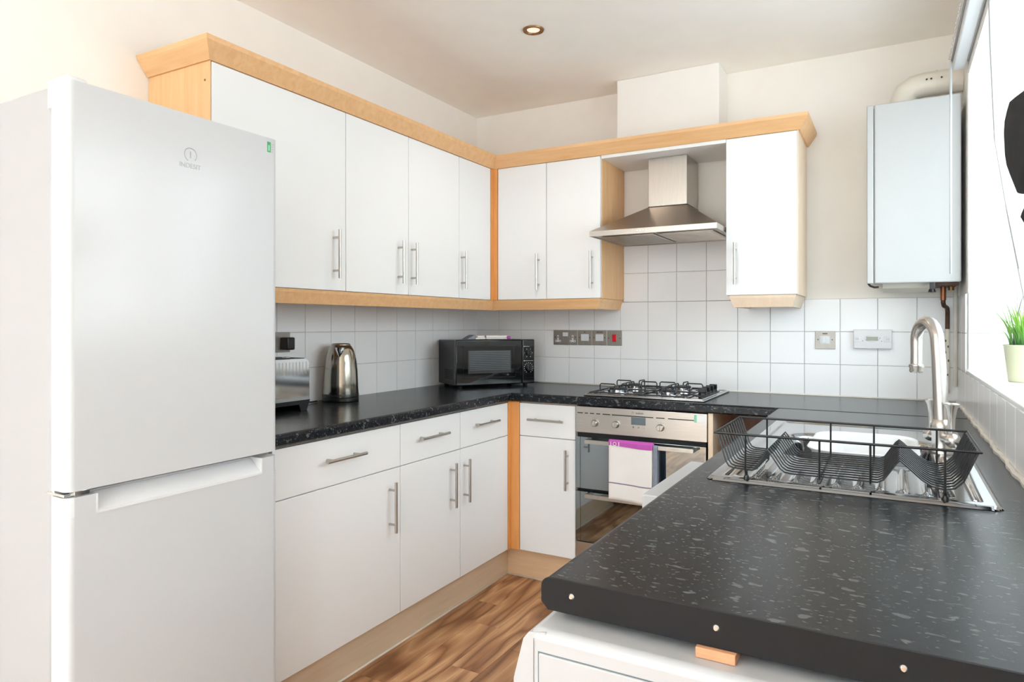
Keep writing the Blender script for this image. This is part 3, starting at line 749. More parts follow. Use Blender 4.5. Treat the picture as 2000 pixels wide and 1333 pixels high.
for (gx0, gx1) in ((0.957, 1.175), (1.183, 1.400)):
    m = MB(); zl, zh, r = WT + 0.015, WT + 0.046, 0.0032
    y0, y1 = GY0 + 0.03, GY1 - 0.03
    m.tube([(gx0, y0, zl), (gx1, y0, zl), (gx1, y1, zl), (gx0, y1, zl)], r, 8, closed=True)
    xm = (gx0 + gx1) / 2; ym_ = (y0 + y1) / 2
    for (bx_, by_) in ((xm, -0.40), (xm, -0.17)):
        hx = (gx1 - gx0) / 2
        for s_ in (-1, 1):
            arch(m, (xm + s_ * hx, by_ - 0.012 * s_), (xm + s_ * 0.028, by_ - 0.006 * s_), zl, zh, r)
        ye = y0 if by_ < -0.3 else y1
        arch(m, (xm + 0.01, ye), (xm + 0.004, by_ + (-0.028 if ye == y0 else 0.028)), zl, zh, r)
        arch(m, (xm - 0.01, ym_), (xm - 0.004, by_ + (0.028 if ye == y0 else -0.028)), zl, zh, r)
    m.tube([(gx0, ym_, zl), (gx1, ym_, zl)], r, 8)
    for fx_ in (gx0, gx1):
        for fy_ in (y0, y1): m.lathe([(0.005, WT + 0.009), (0.004, zl)], (fx_, fy_, 0), 10)
    m.build('pan_support', M['iron'], t)
MB().box(1.420, 1.470, -0.400, -0.130, WT + 0.008, WT + 0.0125, 0.002).build('knob_strip', M['iron'], t)
for q in range(4):
    ky = -0.370 + q * 0.070
    m = MB(); m.lathe([(0.019, WT + 0.012), (0.018, WT + 0.022), (0.015, WT + 0.025), (0.0005, WT + 0.0255)], (1.445, ky, 0), 20)
    m.box(1.427, 1.463, ky - 0.005, ky + 0.005, WT + 0.024, WT + 0.046, 0.003, 2)
    m.build('knob', M['plastic_black'], t)

# ---------------------------------------------------------------- cooker hood
t = thing('cooker_hood', (1.237, -0.24, 1.66), 'stainless chimney cooker hood between the wall cupboards above the hob', 'hood')
KX0, KX1, KY = 0.9435, 1.5365, -0.49
z0, z1, z2 = 1.660, 1.684, 1.822
CX0, CX1, CYF = 1.145, 1.335, -0.222
m = MB()
lip = m.ring([(KX0, KY, z1), (KX1, KY, z1), (KX1, -0.0095, z1), (KX0, -0.0095, z1)]); tp = m.ring([(CX0, CYF, z2), (CX1, CYF, z2), (CX1, -0.0095, z2), (CX0, -0.0095, z2)])
m.skin([lip, tp]); m.build('canopy', M['steel_lid'], t, smooth=False)
m = MB(); w = 0.004
m.box(KX0, KX1, KY, KY + w, z0, z1).box(KX0, KX1, -0.0135, -0.0095, z0, z1).box(KX0, KX0 + w, KY + w, -0.0135, z0, z1).box(KX1 - w, KX1, KY + w, -0.0135, z0, z1)
rm = m.build('rim', M['steel_x'], t, smooth=False)
m = MB()
for q in range(5): m.lathe([(0.0038, KY), (0.0038, KY - 0.003), (0.003, KY - 0.004), (0.0004, KY - 0.004)], (1.180 + q * 0.0145, 0, 1.672), 12, 'y')
m.build('buttons', M['chrome'], rm)
MB().box(KX0 + 0.004, KX1 - 0.004, KY + 0.004, -0.014, z0 + 0.006, z0 + 0.009).build('underside', M['steel_x'], t)
for a, b in ((KX0 + 0.035, 1.233), (1.247, KX1 - 0.035)):
    f = MB().box(a, b, KY + 0.075, -0.05, z0 + 0.001, z0 + 0.006, 0.002).build('filter', M['nickel'], t)
    m = MB()
    for q in range(15): m.box(a + 0.012, b - 0.012, KY + 0.092 + q * 0.0225, KY + 0.098 + q * 0.0225, z0 - 0.0005, z0 + 0.002)
    m.build('filter_ribs', M['steel_x'], f, smooth=False)
ch = MB().box(CX0, CX1, CYF, -0.0095, z2 + 0.001, 2.0605, 0.001, 1).build('chimney', M['steel_z'], t)
MB().box(CX0 - 0.0015, CX1 + 0.0015, CYF - 0.0015, -0.009, z2 - 0.002, z2 + 0.002).build('chimney_seam', M['dark'], ch)

# ---------------------------------------------------------------- microwave
t = thing('microwave', (0.370, -0.387, WT), 'black microwave oven standing diagonally in the worktop corner', 'microwave', rz=math.radians(55.2))
# local: x along the front (0 = middle), -y towards the viewer (front plane y=0), z up
w2, mh, md = 0.228, 0.250, 0.275; zb = 0.014
bdy = MB().box(-w2 + 0.004, w2 - 0.004, 0.022, md, zb, zb + mh - 0.014, 0.004, 2).build('casing', M['plastic_black'], t, world=False)
m = MB()
for r_ in range(6):
    for c_ in range(7): m.box(-w2 + 0.0025, -w2 + 0.0055, 0.05 + c_ * 0.018, 0.062 + c_ * 0.018, zb + 0.032 + r_ * 0.009, zb + 0.036 + r_ * 0.009)
m.build('side_vents', M['dark'], bdy, world=False)
m = MB().box(-w2, 0.152, 0.0, 0.022, zb, zb + mh - 0.012, 0.006, 3); dd = m.build('door', M['gloss_black'], t, world=False)
MB().box(-0.160, 0.086, -0.0006, 0.004, zb + 0.062, zb + 0.182, 0.0005, 1).build('window', M['mw_glass'], dd, world=False)
m = MB()
for q in range(11): m.box(-0.152, 0.079, -0.0010, -0.0004, zb + 0.080 + q * 0.0094, zb + 0.0825 + q * 0.0094)
m.build('window_grille', M['logo'] if False else M['lcd'], dd, world=False)
fr = MB(); fz0, fz1, fxa, fxb = zb + 0.040, zb + 0.205, -0.187, 0.112
fr.tube([(fxa, -0.0002, fz0), (fxb, -0.0002, fz0), (fxb, -0.0002, fz1), (fxa, -0.0002, fz1)], 0.0014, 6, closed=True).build('window_frame', M['plastic_black'], dd, world=False)
cpn = MB().box(0.1535, w2, 0.0, 0.022, zb, zb + mh - 0.012, 0.006, 3).build('control_panel', M['gloss_black'], t, world=False)
def knob_m(z_, r_):
    k = MB().lathe([(r_, 0.0), (r_ * 0.95, -0.012), (r_ * 0.8, -0.0145), (0.0005, -0.0145)], (0.191, 0, z_), 24, 'y')
    k.box(0.1895, 0.1925, -0.0185, -0.014, z_ - r_ * .8, z_ + r_ * .8, 0.001)
    o = k.build('dial', M['plastic_black'], cpn, world=False)
    m = MB()
    for q in range(13 if r_ > 0.016 else 6):
        a = math.radians(-150 + (300 / (12 if r_ > 0.016 else 5)) * q); rr = r_ + 0.008
        m.box(0.191 + rr * math.sin(a) - 0.0013, 0.191 + rr * math.sin(a) + 0.0013, -0.0006, 0.0005, z_ + rr * math.cos(a) - 0.0022, z_ + rr * math.cos(a) + 0.0022)
    m.box(0.166, 0.196 if r_ < 0.016 else 0.218, -0.0006, 0.0005, z_ + r_ + 0.019, z_ + r_ + 0.0205)
    m.lathe([(0.0028, 0.0003), (0.0028, -0.0006), (0.0003, -0.0006)], (0.164, 0, z_ + r_ + 0.0198), 12, 'y')
    m.build('dial_marks', M['mark'], o, world=False)
knob_m(zb + 0.165, 0.0155); knob_m(zb + 0.085, 0.018)
for fx_ in (-0.19, 0.19):
    for fy_ in (0.04, 0.24): MB().lathe([(0.012, 0.0), (0.014, 0.015)], (fx_, fy_, 0), 12).build('foot', M['plastic_black'], t, world=False)
# folded towel on top of it
cR = math.radians(55.2); zt = WT + 0.2525
tw = thing('tea_towel', (0.300, -0.330, zt), 'folded white tea towel with pink edge lying on the microwave', 'towel', rz=cR)
m = MB(); m.box(-0.100, 0.085, -0.03, 0.10, 0.0, 0.009, 0.004, 3).box(-0.085, 0.095, -0.02, 0.11, 0.0095, 0.020, 0.005, 3)
m.build('cloth', M['cloth'], tw, world=False)
MB().box(0.086, 0.108, -0.028, 0.10, 0.001, 0.017, 0.004, 3).build('band', M['cloth_pink'], tw, world=False)
MB().box(-0.043, -0.038, -0.0308, 0.10, 0.001, 0.0205, 0.001).build('stripe', M['cloth_mauve'], tw, world=False)
m = MB(); m.prism([(-0.145, 0.001), (-0.098, 0.001), (-0.098, 0.024), (-0.105, 0.022)], 'y', -0.02, 0.06); e = m.build('corner_fold', M['cloth_grey'], tw, world=False)

# ---------------------------------------------------------------- kettle, toaster
kx, ky = 0.100, -1.252
t = thing('kettle', (kx, ky, WT), 'brushed steel cordless kettle on a black base beside the toaster', 'kettle')
KS = 0.93
MB().lathe([(0.0005, 0.0), (0.073, 0.0), (0.077, 0.004), (0.077, 0.014), (0.074, 0.018), (0.0005, 0.018)], (0, 0, 0), 40).build('base', M['plastic_black'], t, world=False)
bd = MB().lathe([(0.0005, 0.019), (0.0725, 0.019), (0.0735, 0.026), (0.0755, 0.034), (0.074, 0.08), (0.0715, 0.13), (0.0675, 0.17), (0.062, 0.20), (0.055, 0.222), (0.046, 0.238), (0.040, 0.243), (0.0005, 0.243)], (0, 0, 0), 48).build('body', M['kettle'], t, world=False, ang=50)
MB().lathe([(0.0765, 0.0185), (0.0768, 0.031), (0.0745, 0.036)], (0, 0, 0), 40).build('collar', M['plastic_black'], bd, world=False)
MB().lathe([(0.041, 0.2425), (0.040, 0.2465), (0.034, 0.2505), (0.0005, 0.2515)], (0, 0, 0), 32).build('lid', M['steel_lid'], t, world=False)
# spout: half-cone lip facing the viewer
vd = Vector((0.62, -0.78, 0)).normalized(); vr = Vector((-vd.y, vd.x, 0)); vr = -vr
def sp(a, b, z): q = vd * a + vr * b; return (q.x, q.y, z)
m = MB(); rings = []
for (z_, hw, o_) in ((0.234, 0.021, 0.070), (0.221, 0.018, 0.076), (0.207, 0.011, 0.074), (0.196, 0.003, 0.068)):
    r0 = 0.050 if z_ > 0.23 else (0.055 if z_ > 0.21 else 0.060)
    rings.append(m.ring([sp(r0 * 0.9, -hw, z_), sp((r0 + o_) / 2 + 0.004, -hw * 0.72, z_), sp(o_, 0, z_), sp((r0 + o_) / 2 + 0.004, hw * 0.72, z_), sp(r0 * 0.9, hw, z_)]))
m.skin(rings).build('spout', M['chrome'], bd, world=False, ang=60)
m = MB(); m.prism([(0, 0), (1, 0), (1, 1)], 'z', 0, 0) if False else None
m.bm.free()
m = MB(); rings = []
for (z_, hw, o_) in ((0.2345, 0.017, 0.0715), (0.221, 0.0125, 0.0775), (0.209, 0.006, 0.0762)):
    rings.append(m.ring([sp(0.058, -hw, z_), sp(o_ - 0.003, -hw * 0.5, z_), sp(o_, 0, z_), sp(o_ - 0.003, hw * 0.5, z_), sp(0.058, hw, z_)]))
m.skin(rings).build('spout_mesh', M['plastic_black'], bd, world=False)
# handle at the rear
hp = [sp(-0.045, 0, 0.235), sp(-0.080, 0, 0.236), sp(-0.100, 0, 0.215), sp(-0.100, 0, 0.12), sp(-0.090, 0, 0.06), sp(-0.070, 0, 0.045)]
hp = [(min(max(p[0], -0.088), 1), p[1], p[2]) for p in hp]
MB().tube(hp, 0.0095, 10).build('handle', M['plastic_black'], t, world=False)

t = thing('toaster', (0.115, -1.665, WT), 'polished steel toaster half hidden behind the fridge', 'toaster')
tx0, tx1, ty0, ty1, tz0, tz1 = -0.085, 0.085, -0.14, 0.135, 0.038, 0.200
poly = []
for (cx_, cy_, a0) in ((ty1 - 0.024, tz1 - 0.024, 0), (ty0 + 0.024, tz1 - 0.024, 90)):
    for q in range(8):
        a = math.radians(a0 + 90 * q / 7); poly.append((cx_ + 0.024 * math.cos(a), cy_ + 0.024 * math.sin(a)))
poly += [(ty0, tz0), (ty1, tz0)]
m = MB(); m.prism(poly, 'x', tx0, tx1); tb = m.build('shell', M['chrome'], t, world=False)
m = MB()
for q in range(14): m.box(tx1 - 0.001, tx1 + 0.0012, 0.118 - q * 0.0165, 0.1195 - q * 0.0165, 0.140, 0.188)
m.build('pressed_ribs', M['nickel'], tb, world=False)
m = MB(); sc_ = 1.0
m.prism([(ty1 - 0.0, tz0 + 0.002), (ty1 + 0.003, tz0 + 0.002), (ty1 + 0.003, tz1 - 0.026), (ty1 - 0.023, tz1 + 0.003), (ty1 - 0.03, tz1)], 'x', tx0 + 0.002, tx1 - 0.002).build('end_cap', M['lcd'], tb, world=False)
m = MB(); m.prism([(ty0, 0.012), (ty0 + 0.045, 0.012), (ty0 + 0.055, 0.024), (ty1 - 0.055, 0.024), (ty1 - 0.045, 0.0), (ty1 - 0.015, 0.0), (ty1 + 0.002, 0.040), (ty0, 0.040)], 'x', tx0 - 0.002, tx1 + 0.003).build('base', M['plastic_black'], t, world=False)
m = MB(); m.box(-0.052, -0.020, -0.11, 0.09, tz1 - 0.001, tz1 + 0.001).box(0.020, 0.052, -0.11, 0.09, tz1 - 0.001, tz1 + 0.001).build('slots', M['dark'], tb, world=False)
MB().box(-0.002, 0.022, 0.078, 0.098, tz1, tz1 + 0.006, 0.002).build('slot_trim', M['nickel'], tb, world=False)
m = MB(); m.tube([(0.09, -1.528, WT + 0.03), (0.075, -1.46, WT + 0.022), (0.060, -1.39, WT + 0.006), (0.052, -1.345, WT + 0.005)], 0.0032, 8)
top(m, 'power_cord', M['plastic_black'], (0.06, -1.4, WT), 'thin black power cord lying between toaster and kettle', 'cord')

# ---------------------------------------------------------------- wall plates
def plate_thing(name, x, label, cat, wdt, z0=1.130, z1=1.213, y=-0.0095, mat='plate'):
    t = thing(name, (x + wdt / 2, y, (z0 + z1) / 2), label, cat)
    fp = MB().box(x, x + wdt, y - 0.004, y, z0, z1, 0.0015, 2).build('face_plate', M[mat], t)
    return t, fp
def screws(fp, xs, z, y=-0.0135):
    for x in xs: MB().lathe([(0.003, y), (0.003, y - 0.0008), (0.0003, y - 0.0008)], (x, 0, z), 12, 'y').build('screw', M['print'], fp)
GP = 'socket and switch plates'
Y0 = -0.0135
t, fp = plate_thing('socket_plate', 0.523, 'brushed steel double power socket right of the microwave', 'socket', 0.146)
screws(fp, (0.534, 0.659), 1.174)
MB().box(0.581, 0.613, Y0 - 0.003, Y0, 1.178, 1.200, 0.001).build('rocker_switch', M['plastic_white'], fp)
for sx in (0.551, 0.641):
    m = MB(); m.box(sx - 0.005, sx + 0.005, Y0 - 0.0008, Y0, 1.158, 1.184, 0.0003, 1).box(sx - 0.0175, sx + 0.0175, Y0 - 0.0008, Y0, 1.146, 1.157, 0.0003, 1)
    s_ = m.build('socket_face', M['plastic_white'], fp)
    m = MB().box(sx - 0.002, sx + 0.002, Y0 - 0.0012, Y0 - 0.0006, 1.169, 1.177).box(sx - 0.013, sx - 0.009, Y0 - 0.0012, Y0 - 0.0006, 1.149, 1.153).box(sx + 0.009, sx + 0.013, Y0 - 0.0012, Y0 - 0.0006, 1.149, 1.153)
    m.build('pin_holes', M['dark'], s_)
for k, (x, lb) in enumerate([(0.672, 'steel fused switch plate next to the double socket'), (0.758, 'steel fused switch plate between its twin and the red cooker switch')]):
    t, fp = plate_thing('switch_plate', x, lb, 'switch', 0.084)
    screws(fp, (x + 0.011, x + 0.073), 1.172)
    MB().box(x + 0.020, x + 0.066, Y0 - 0.0015, Y0, 1.154, 1.191, 0.0006, 1).build('white_insert', M['plastic_white'], fp)
    MB().box(x + 0.045, x + 0.062, Y0 - 0.0045, Y0 - 0.0015, 1.159, 1.186, 0.001).build('rocker_switch', M['plastic_white'], fp)
    MB().box(x + (0.037 if k == 0 else 0.025), x + (0.046 if k == 0 else 0.062), Y0 - 0.0003, Y0, 1.200, 1.204).build('engraving', M['print'], fp)
t, fp = plate_thing('cooker_switch', 0.845, 'steel switch plate with a red rocker left of the hob', 'switch', 0.084)
screws(fp, (0.855, 0.918), 1.170); e = MB().box(0.876, 0.897, Y0 - 0.005, Y0, 1.151, 1.190, 0.0015).build('rocker_switch', M['red'], fp); e['label'] = 'red rocker'
t, fp = plate_thing('isolator_switch', 1.880, 'single brushed steel switch plate below the lone wall cupboard', 'switch', 0.085)
screws(fp, (1.892, 1.952), 1.174); MB().box(1.899, 1.943, Y0 - 0.0015, Y0, 1.155, 1.190, 0.0006, 1).build('white_insert', M['plastic_white'], fp)
m = MB(); m.box(1.902, 1.9085, Y0 - 0.004, Y0 - 0.001, 1.158, 1.187, 0.001).box(1.912, 1.928, Y0 - 0.004, Y0 - 0.001, 1.158, 1.187, 0.001).build('rocker_switch', M['plastic_white'], fp)
MB().box(1.911, 1.932, Y0 - 0.0003, Y0, 1.199, 1.204).build('engraving', M['print'], fp)
# heating programmer
t = thing('heating_programmer', (2.116, -0.01, 1.178), 'white plastic heating programmer with a small display on the tiles', 'thermostat')
fp = MB().box(2.041, 2.193, -0.0345, -0.0095, 1.136, 1.222, 0.003, 2).build('case', M['plastic_white'], t)
MB().lathe([(0.028, -0.0348), (0.026, -0.0365), (0.0005, -0.0365)], (2.115, 0, 1.182), 28, 'y', Matrix.Diagonal((1.1, 1, 0.55, 1))).build('bezel', M['plastic_white'], fp)
MB().box(2.092, 2.139, -0.0375, -0.0355, 1.172, 1.190, 0.0006, 1).build('display', M['lcd_green'], fp)
for a in (2.042, 2.162): 
    f = MB().box(a, a + 0.029, -0.0365, -0.034, 1.166, 1.192, 0.001).build('flap', M['plastic_white'], fp)
    MB().box(a + 0.006, a + 0.022, -0.0368, -0.0364, 1.173, 1.185).build('print', M['logo'], f)
m = MB()
for a, z_ in ((2.078, 1.171), (2.146, 1.184), (2.153, 1.170)): m.lathe([(0.002, -0.0346), (0.002, -0.0362), (0.0002, -0.0362)], (a, 0, z_), 10, 'y')
m.build('buttons', M['lcd'], fp)
# socket and plug by the fridge
t = thing('wall_plug', (0.01, -1.500, 1.17), 'black plug in a wall socket above the toaster beside the fridge', 'plug')
sp_ = MB().box(0.0085, 0.0125, -1.60, -1.455, 1.130, 1.213, 0.0015).build('socket_plate', M['plate'], t)
MB().box(0.0125, 0.055, -1.508, -1.466, 1.140, 1.192, 0.006, 3).build('plug', M['plastic_black'], t)

# ---------------------------------------------------------------- boiler, flue, pipes
t = thing('boiler', (2.265, -0.15, 1.42), 'white wall-hung boiler in the corner beside the window', 'boiler')
by0 = -0.300
M['boiler'] = simple('boiler_white', (190, 191, 191), 0.3, var=0.01)
MB().box(2.106, 2.424, by0 + 0.018, -0.02, 1.425, 2.140, 0.004, 2).build('casing', M['boiler'], t)
fp = MB().box(2.1295, 2.430, by0, by0 + 0.018, 1.412, 2.150, 0.006, 3).build('front_panel', M['boiler'], t)
MB().box(2.102, 2.1275, by0 + 0.002, by0 + 0.020, 1.412, 2.150, 0.005, 3).build('side_strip', M['boiler'], t)
m = MB(); m.prism([(-0.27, 1.425), (-0.03, 1.425), (-0.05, 1.395), (-0.15, 1.380), (-0.235, 1.395)], 'x', 2.16, 2.345).build('drip_tray', M['plastic_cream'], t)
m = MB(); m.tube([(2.108, -0.292, 1.414), (2.115, -0.288, 1.404), (2.130, -0.285, 1.398), (2.146, -0.285, 1.399)], 0.0045, 8); m.box(2.325, 2.342, -0.29, -0.27, 1.385, 1.418, 0.002).lathe([(0.0005, 1.372), (0.014, 1.374), (0.010, 1.386), (0.0005, 1.386)], (2.333, -0.28, 0), 12)
m.build('clips', M['plastic_black'], t)
m = MB(); m.box(2.345, 2.425, -0.25, -0.05, 1.400, 1.425, 0.004).build('valve_block', M['copper_dark'], t)
MB().tube([(2.405, -0.16, 1.425), (2.405, -0.16, 1.385)], 0.011, 12).build('valve', M['brass'], t)
m = MB(); m.tube([(2.235, -0.15, 2.141), (2.235, -0.15, 2.19), (2.247, -0.15, 2.222), (2.275, -0.15, 2.240), (2.31, -0.15, 2.246), (2.446, -0.15, 2.246)], 0.05, 28)
m2 = m.build('flue', M['plastic_cream'], t, ang=60); m2['label'] = 'cream plastic flue elbow turning into the wall'
m = MB(); m.tube([(2.352, -0.15, 2.246), (2.358, -0.15, 2.246)], 0.053, 28).build('flue_joint', M['plastic_cream'], m2)
for q, fx_ in enumerate((2.318, 2.334, 2.370)):
    MB().sphere((fx_, -0.201, 2.252), 0.004, 1, 6).build('screw', M['print'], m2)
m = MB(); m.tube([(2.378, -0.15, 1.41), (2.378, -0.15, 1.335), (2.381, -0.14, 1.322), (2.392, -0.08, 1.318), (2.398, -0.045, 1.314), (2.400, -0.035, 1.300), (2.400, -0.030, 1.225)], 0.0085, 12)
t = thing('copper_pipe', (2.400, -0.035, WT), 'tarnished copper pipe dropping from the boiler in the tiled corner', 'pipe')
m.build('pipe', M['copper_dark'], t)
MB().tube([(2.378, -0.15, 1.41), (2.378, -0.15, 1.345)], 0.0105, 12).build('bare_copper', M['copper'], t)
MB().tube([(2.400, -0.030, 1.226), (2.400, -0.030, 0.97), (2.401, -0.015, 0.955)], 0.0085, 12).build('painted_section', M['sealant'], t)
m = MB()
for (dx_, z_) in ((-0.007, 1.175), (0.002, 1.150), (-0.008, 1.125), (0.003, 1.09), (-0.006, 1.06), (0.0, 1.03)): m.sphere((2.400 + dx_, -0.0375, z_), 0.0028, 2.0, 6)
m.build('corroded_spots', M['copper_dark'], t)
m = MB().tube([(2.428, -0.028, 1.40), (2.428, -0.028, 1.0), (2.428, -0.02, 0.98)], 0.0075, 10)
top(m, 'painted_pipe', M['sealant'], (2.428, -0.028, 0.98), 'white painted pipe in the corner behind the copper pipe', 'pipe')

# ---------------------------------------------------------------- blind rail, wand, cords
t = thing('blind_headrail', (2.42, -1.2, 2.225), 'white vertical-blind headrail fixed above the window', 'blind')
m = MB().box(2.398, 2.438, -2.12, -0.338, 2.226, 2.268, 0.004, 2); rl = m.build('rail', M['plastic_white'], t)
MB().box(2.3905, 2.3975, -2.12, -0.345, 2.256, 2.262, 0.001).box(2.439, 2.4465, -2.0, -0.4, 2.235, 2.255).build('track_lip', M['logo'], rl)
for yb in (-0.62, -1.2, -1.8): MB().box(2.400, 2.4465, yb - 0.012, yb + 0.012, 2.268, 2.274, 0.001).build('bracket', M['plastic_white'], rl)
bd_ = MB().sphere((0, 0, 0), 0.0032, 1, 5).mesh('chain_bead', M['chrome'])
for q in range(60):
    o = bpy.data.objects.new('chain_bead', bd_); COL.objects.link(o); o.parent = rl
    o.location = Vector((2.386, -0.36 - q * 0.0085, 2.268 + 0.004 * math.sin(q * 1.1))) - worldpos(rl)
MB().tube([(2.389, -0.40, 2.245), (2.389, -0.40, 1.437)], 0.0042, 10).build('wand', M['mark'], t)
m = MB(); m.tube([(2.42, -1.235, 2.226), (2.421, -1.27, 2.0), (2.424, -1.34, 1.72), (2.424, -1.53, 1.53), (2.425, -1.72, 1.36)], 0.0011, 6); m.build('cord', M['logo'], t)
m = MB(); m.tube([(2.42, -1.245, 2.226), (2.421, -1.285, 1.99), (2.424, -1.35, 1.71), (2.424, -1.57, 1.49), (2.425, -1.80, 1.28)], 0.0011, 6); m.build('cord', M['logo'], t)

# black fabric thing at the right edge
m = MB(); prof = [(-1.745, 1.700), (-1.705, 1.700), (-1.668, 1.686), (-1.654, 1.658), (-1.662, 1.632), (-1.678, 1.607), (-1.702, 1.580), (-1.731, 1.553), (-1.829, 1.497), (-2.16, 1.440), (-2.20, 1.60), (-2.10, 1.655), (-1.91, 1.672), (-1.82, 1.688)]
m.prism(prof, 'x', 2.406, 2.440)
rs = bmesh.ops.bevel(m.bm, geom=list(m.bm.edges), offset=0.008, segments=3, profile=0.5, affect='EDGES')
for f in m.bm.faces: f.smooth = True
t = thing('black_bag', (2.42, -1.95, 1.44), 'black fabric bag hanging in front of the window, cut off by the right photo edge', 'bag')
m.build('body', M['fabric_black'], t, ang=60)
MB().tube([(2.423, -1.94, 1.66), (2.421, -1.95, 1.95), (2.42, -1.95, 2.218)], 0.005, 8).build('strap', M['fabric_black'], t)
MB().prism([(-1.850, 1.458), (-1.835, 1.452), (-1.90, 1.425), (-2.05, 1.40), (-2.12, 1.447), (-2.0, 1.468), (-1.90, 1.468)], 'x', 2.412, 2.434).build('lower_flap', M['fabric_black'], t)

# ---------------------------------------------------------------- potted grass on the sill
px_, py_ = 2.552, -0.895
t = thing('potted_grass', (px_, py_, WZ0), 'artificial grass plant in a pale green pot on the window sill', 'plant')
pt = MB().lathe([(0.0005, 0.0005), (0.044, 0.0005), (0.046, 0.003), (0.0575, 0.108), (0.0600, 0.110), (0.0600, 0.113), (0.0565, 0.113), (0.0560, 0.098), (0.0005, 0.098)], (0, 0, 0), 40).build('pot', M['pot'], t, world=False, ang=40)
MB().lathe([(0.0555, 0.092), (0.0550, 0.100), (0.0005, 0.102)], (0, 0, 0), 24).build('soil', M['soil'], t, world=False)
rnd = random.Random(11)
def blade(bx_, by_, ang, lean, ln, wd):
    m = MB(); L = []; R = []; n = 7
    d = Vector((math.cos(ang), math.sin(ang), 0)); sd = Vector((-d.y, d.x, 0))
    for q in range(n + 1):
        s_ = q / n; o_ = lean * ln * s_ ** 2; z_ = 0.098 + ln * (s_ - 0.35 * abs(lean) * s_ ** 3)
        c_ = Vector((bx_, by_, z_)) + d * o_; w_ = wd * (1 - s_ ** 2.2) * 0.5 + 0.0002
        L.append(m.bm.verts.new(c_ - sd * w_)); R.append(m.bm.verts.new(c_ + sd * w_))
    for q in range(n): m.bm.faces.new((L[q], R[q], R[q + 1], L[q + 1])).smooth = True
    return m
for q in range(95):
    a = rnd.random() * 2 * PI; rr = 0.044 * math.sqrt(rnd.random())
    a2 = a + rnd.uniform(-0.7, 0.7)
    m = blade(rr * math.cos(a), rr * math.sin(a), a2, 0.12 + 0.6 * rr / 0.044 * rnd.random(), rnd.uniform(0.075, 0.155), rnd.uniform(0.005, 0.0085))
    m.build('leaf', M['leaf'], t, world=False)
for (aa, le, ln) in ((PI * 0.93, 0.95, 0.10), (PI * 0.55, 0.5, 0.185), (PI * 0.98, 0.45, 0.15), (0.2, 0.2, 0.20), (-1.2, 0.3, 0.21)):
    blade(-0.03, 0.0, aa, le, ln, 0.005).build('leaf', M['leaf_dry'], t, world=False)

# ---------------------------------------------------------------- sink, tap, bowl, rack
t = thing('sink', (2.108, -1.46, WT), 'stainless steel inset sink with drainer in the foreground worktop', 'sink')
def sdrr(x, y, cx, cy, hx, hy, r):
    qx, qy = abs(x - cx) - hx + r, abs(y - cy) - hy + r
    return math.hypot(max(qx, 0), max(qy, 0)) + min(max(qx, qy), 0) - r
def sst(a, b, v):
    v = min(1, max(0, (v - a) / (b - a))); return v * v * (3 - 2 * v)
scx, scy = (SX0 + SX1) / 2, (SY0 + SY1) / 2; shx, shy = (SX1 - SX0) / 2, (SY1 - SY0) / 2
bcx, bcy, bhx, bhy = 2.115, -1.415, 0.176, 0.195
def sink_z(x, y):
    d = sdrr(x, y, scx, scy, shx, shy, 0.02)
    z = 0.0065 * sst(0.0, -0.008, d)                    # rolled outer rim
    z -= 0.0052 * sst(-0.030, -0.042, d) * (1 - sst(-0.0, 0.0001, 0))   # pressed field
    dd_ = sdrr(x, y, 2.095, -1.785, 0.205, 0.145, 0.03)  # drainer panel with ribs
    z -= 0.003 * sst(0.0, -0.012, dd_)
    if dd_ < -0.012:
        k = 0.5 + 0.5 * math.cos((x - 2.095) / 0.040 * 2 * PI)
        z += 0.0060 * k ** 4 * sst(-0.012, -0.035, dd_)
    db = sdrr(x, y, bcx, bcy, bhx, bhy, 0.07)
    z -= 0.006 * sst(0.014, 0.0, db)
    z -= 0.150 * sst(0.0, -0.035, db)
    return z
m = MB(); NX, NY = 132, 256; grid = []
for j in range(NY + 1):
    y = SY0 + (SY1 - SY0) * j / NY; row = []
    for i in range(NX + 1):
        x = SX0 + (SX1 - SX0) * i / NX
        dxy = sdrr(x, y, scx, scy, shx, shy, 0.02)
        row.append(None if dxy > 0.0015 else m.bm.verts.new((x, y, WT + 0.0008 + sink_z(x, y))))
    grid.append(row)
for j in range(NY):
    for i in range(NX):
        q = (grid[j][i], grid[j][i + 1], grid[j + 1][i + 1], grid[j + 1][i])
        if all(q): m.bm.faces.new(q).smooth = True
m.build('basin_and_drainer', M['sink'], t, ang=80)
MB().lathe([(0.0005, 0.0), (0.020, 0.0), (0.030, 0.002), (0.032, 0.0005)], (bcx, bcy, WT - 0.1535), 24).build('plug_hole', M['chrome'], t)
MB().lathe([(0.0005, 0.004), (0.006, 0.004), (0.007, 0.0015)], (2.335, -1.925, WT), 16).build('overflow_screw', M['chrome'], t)

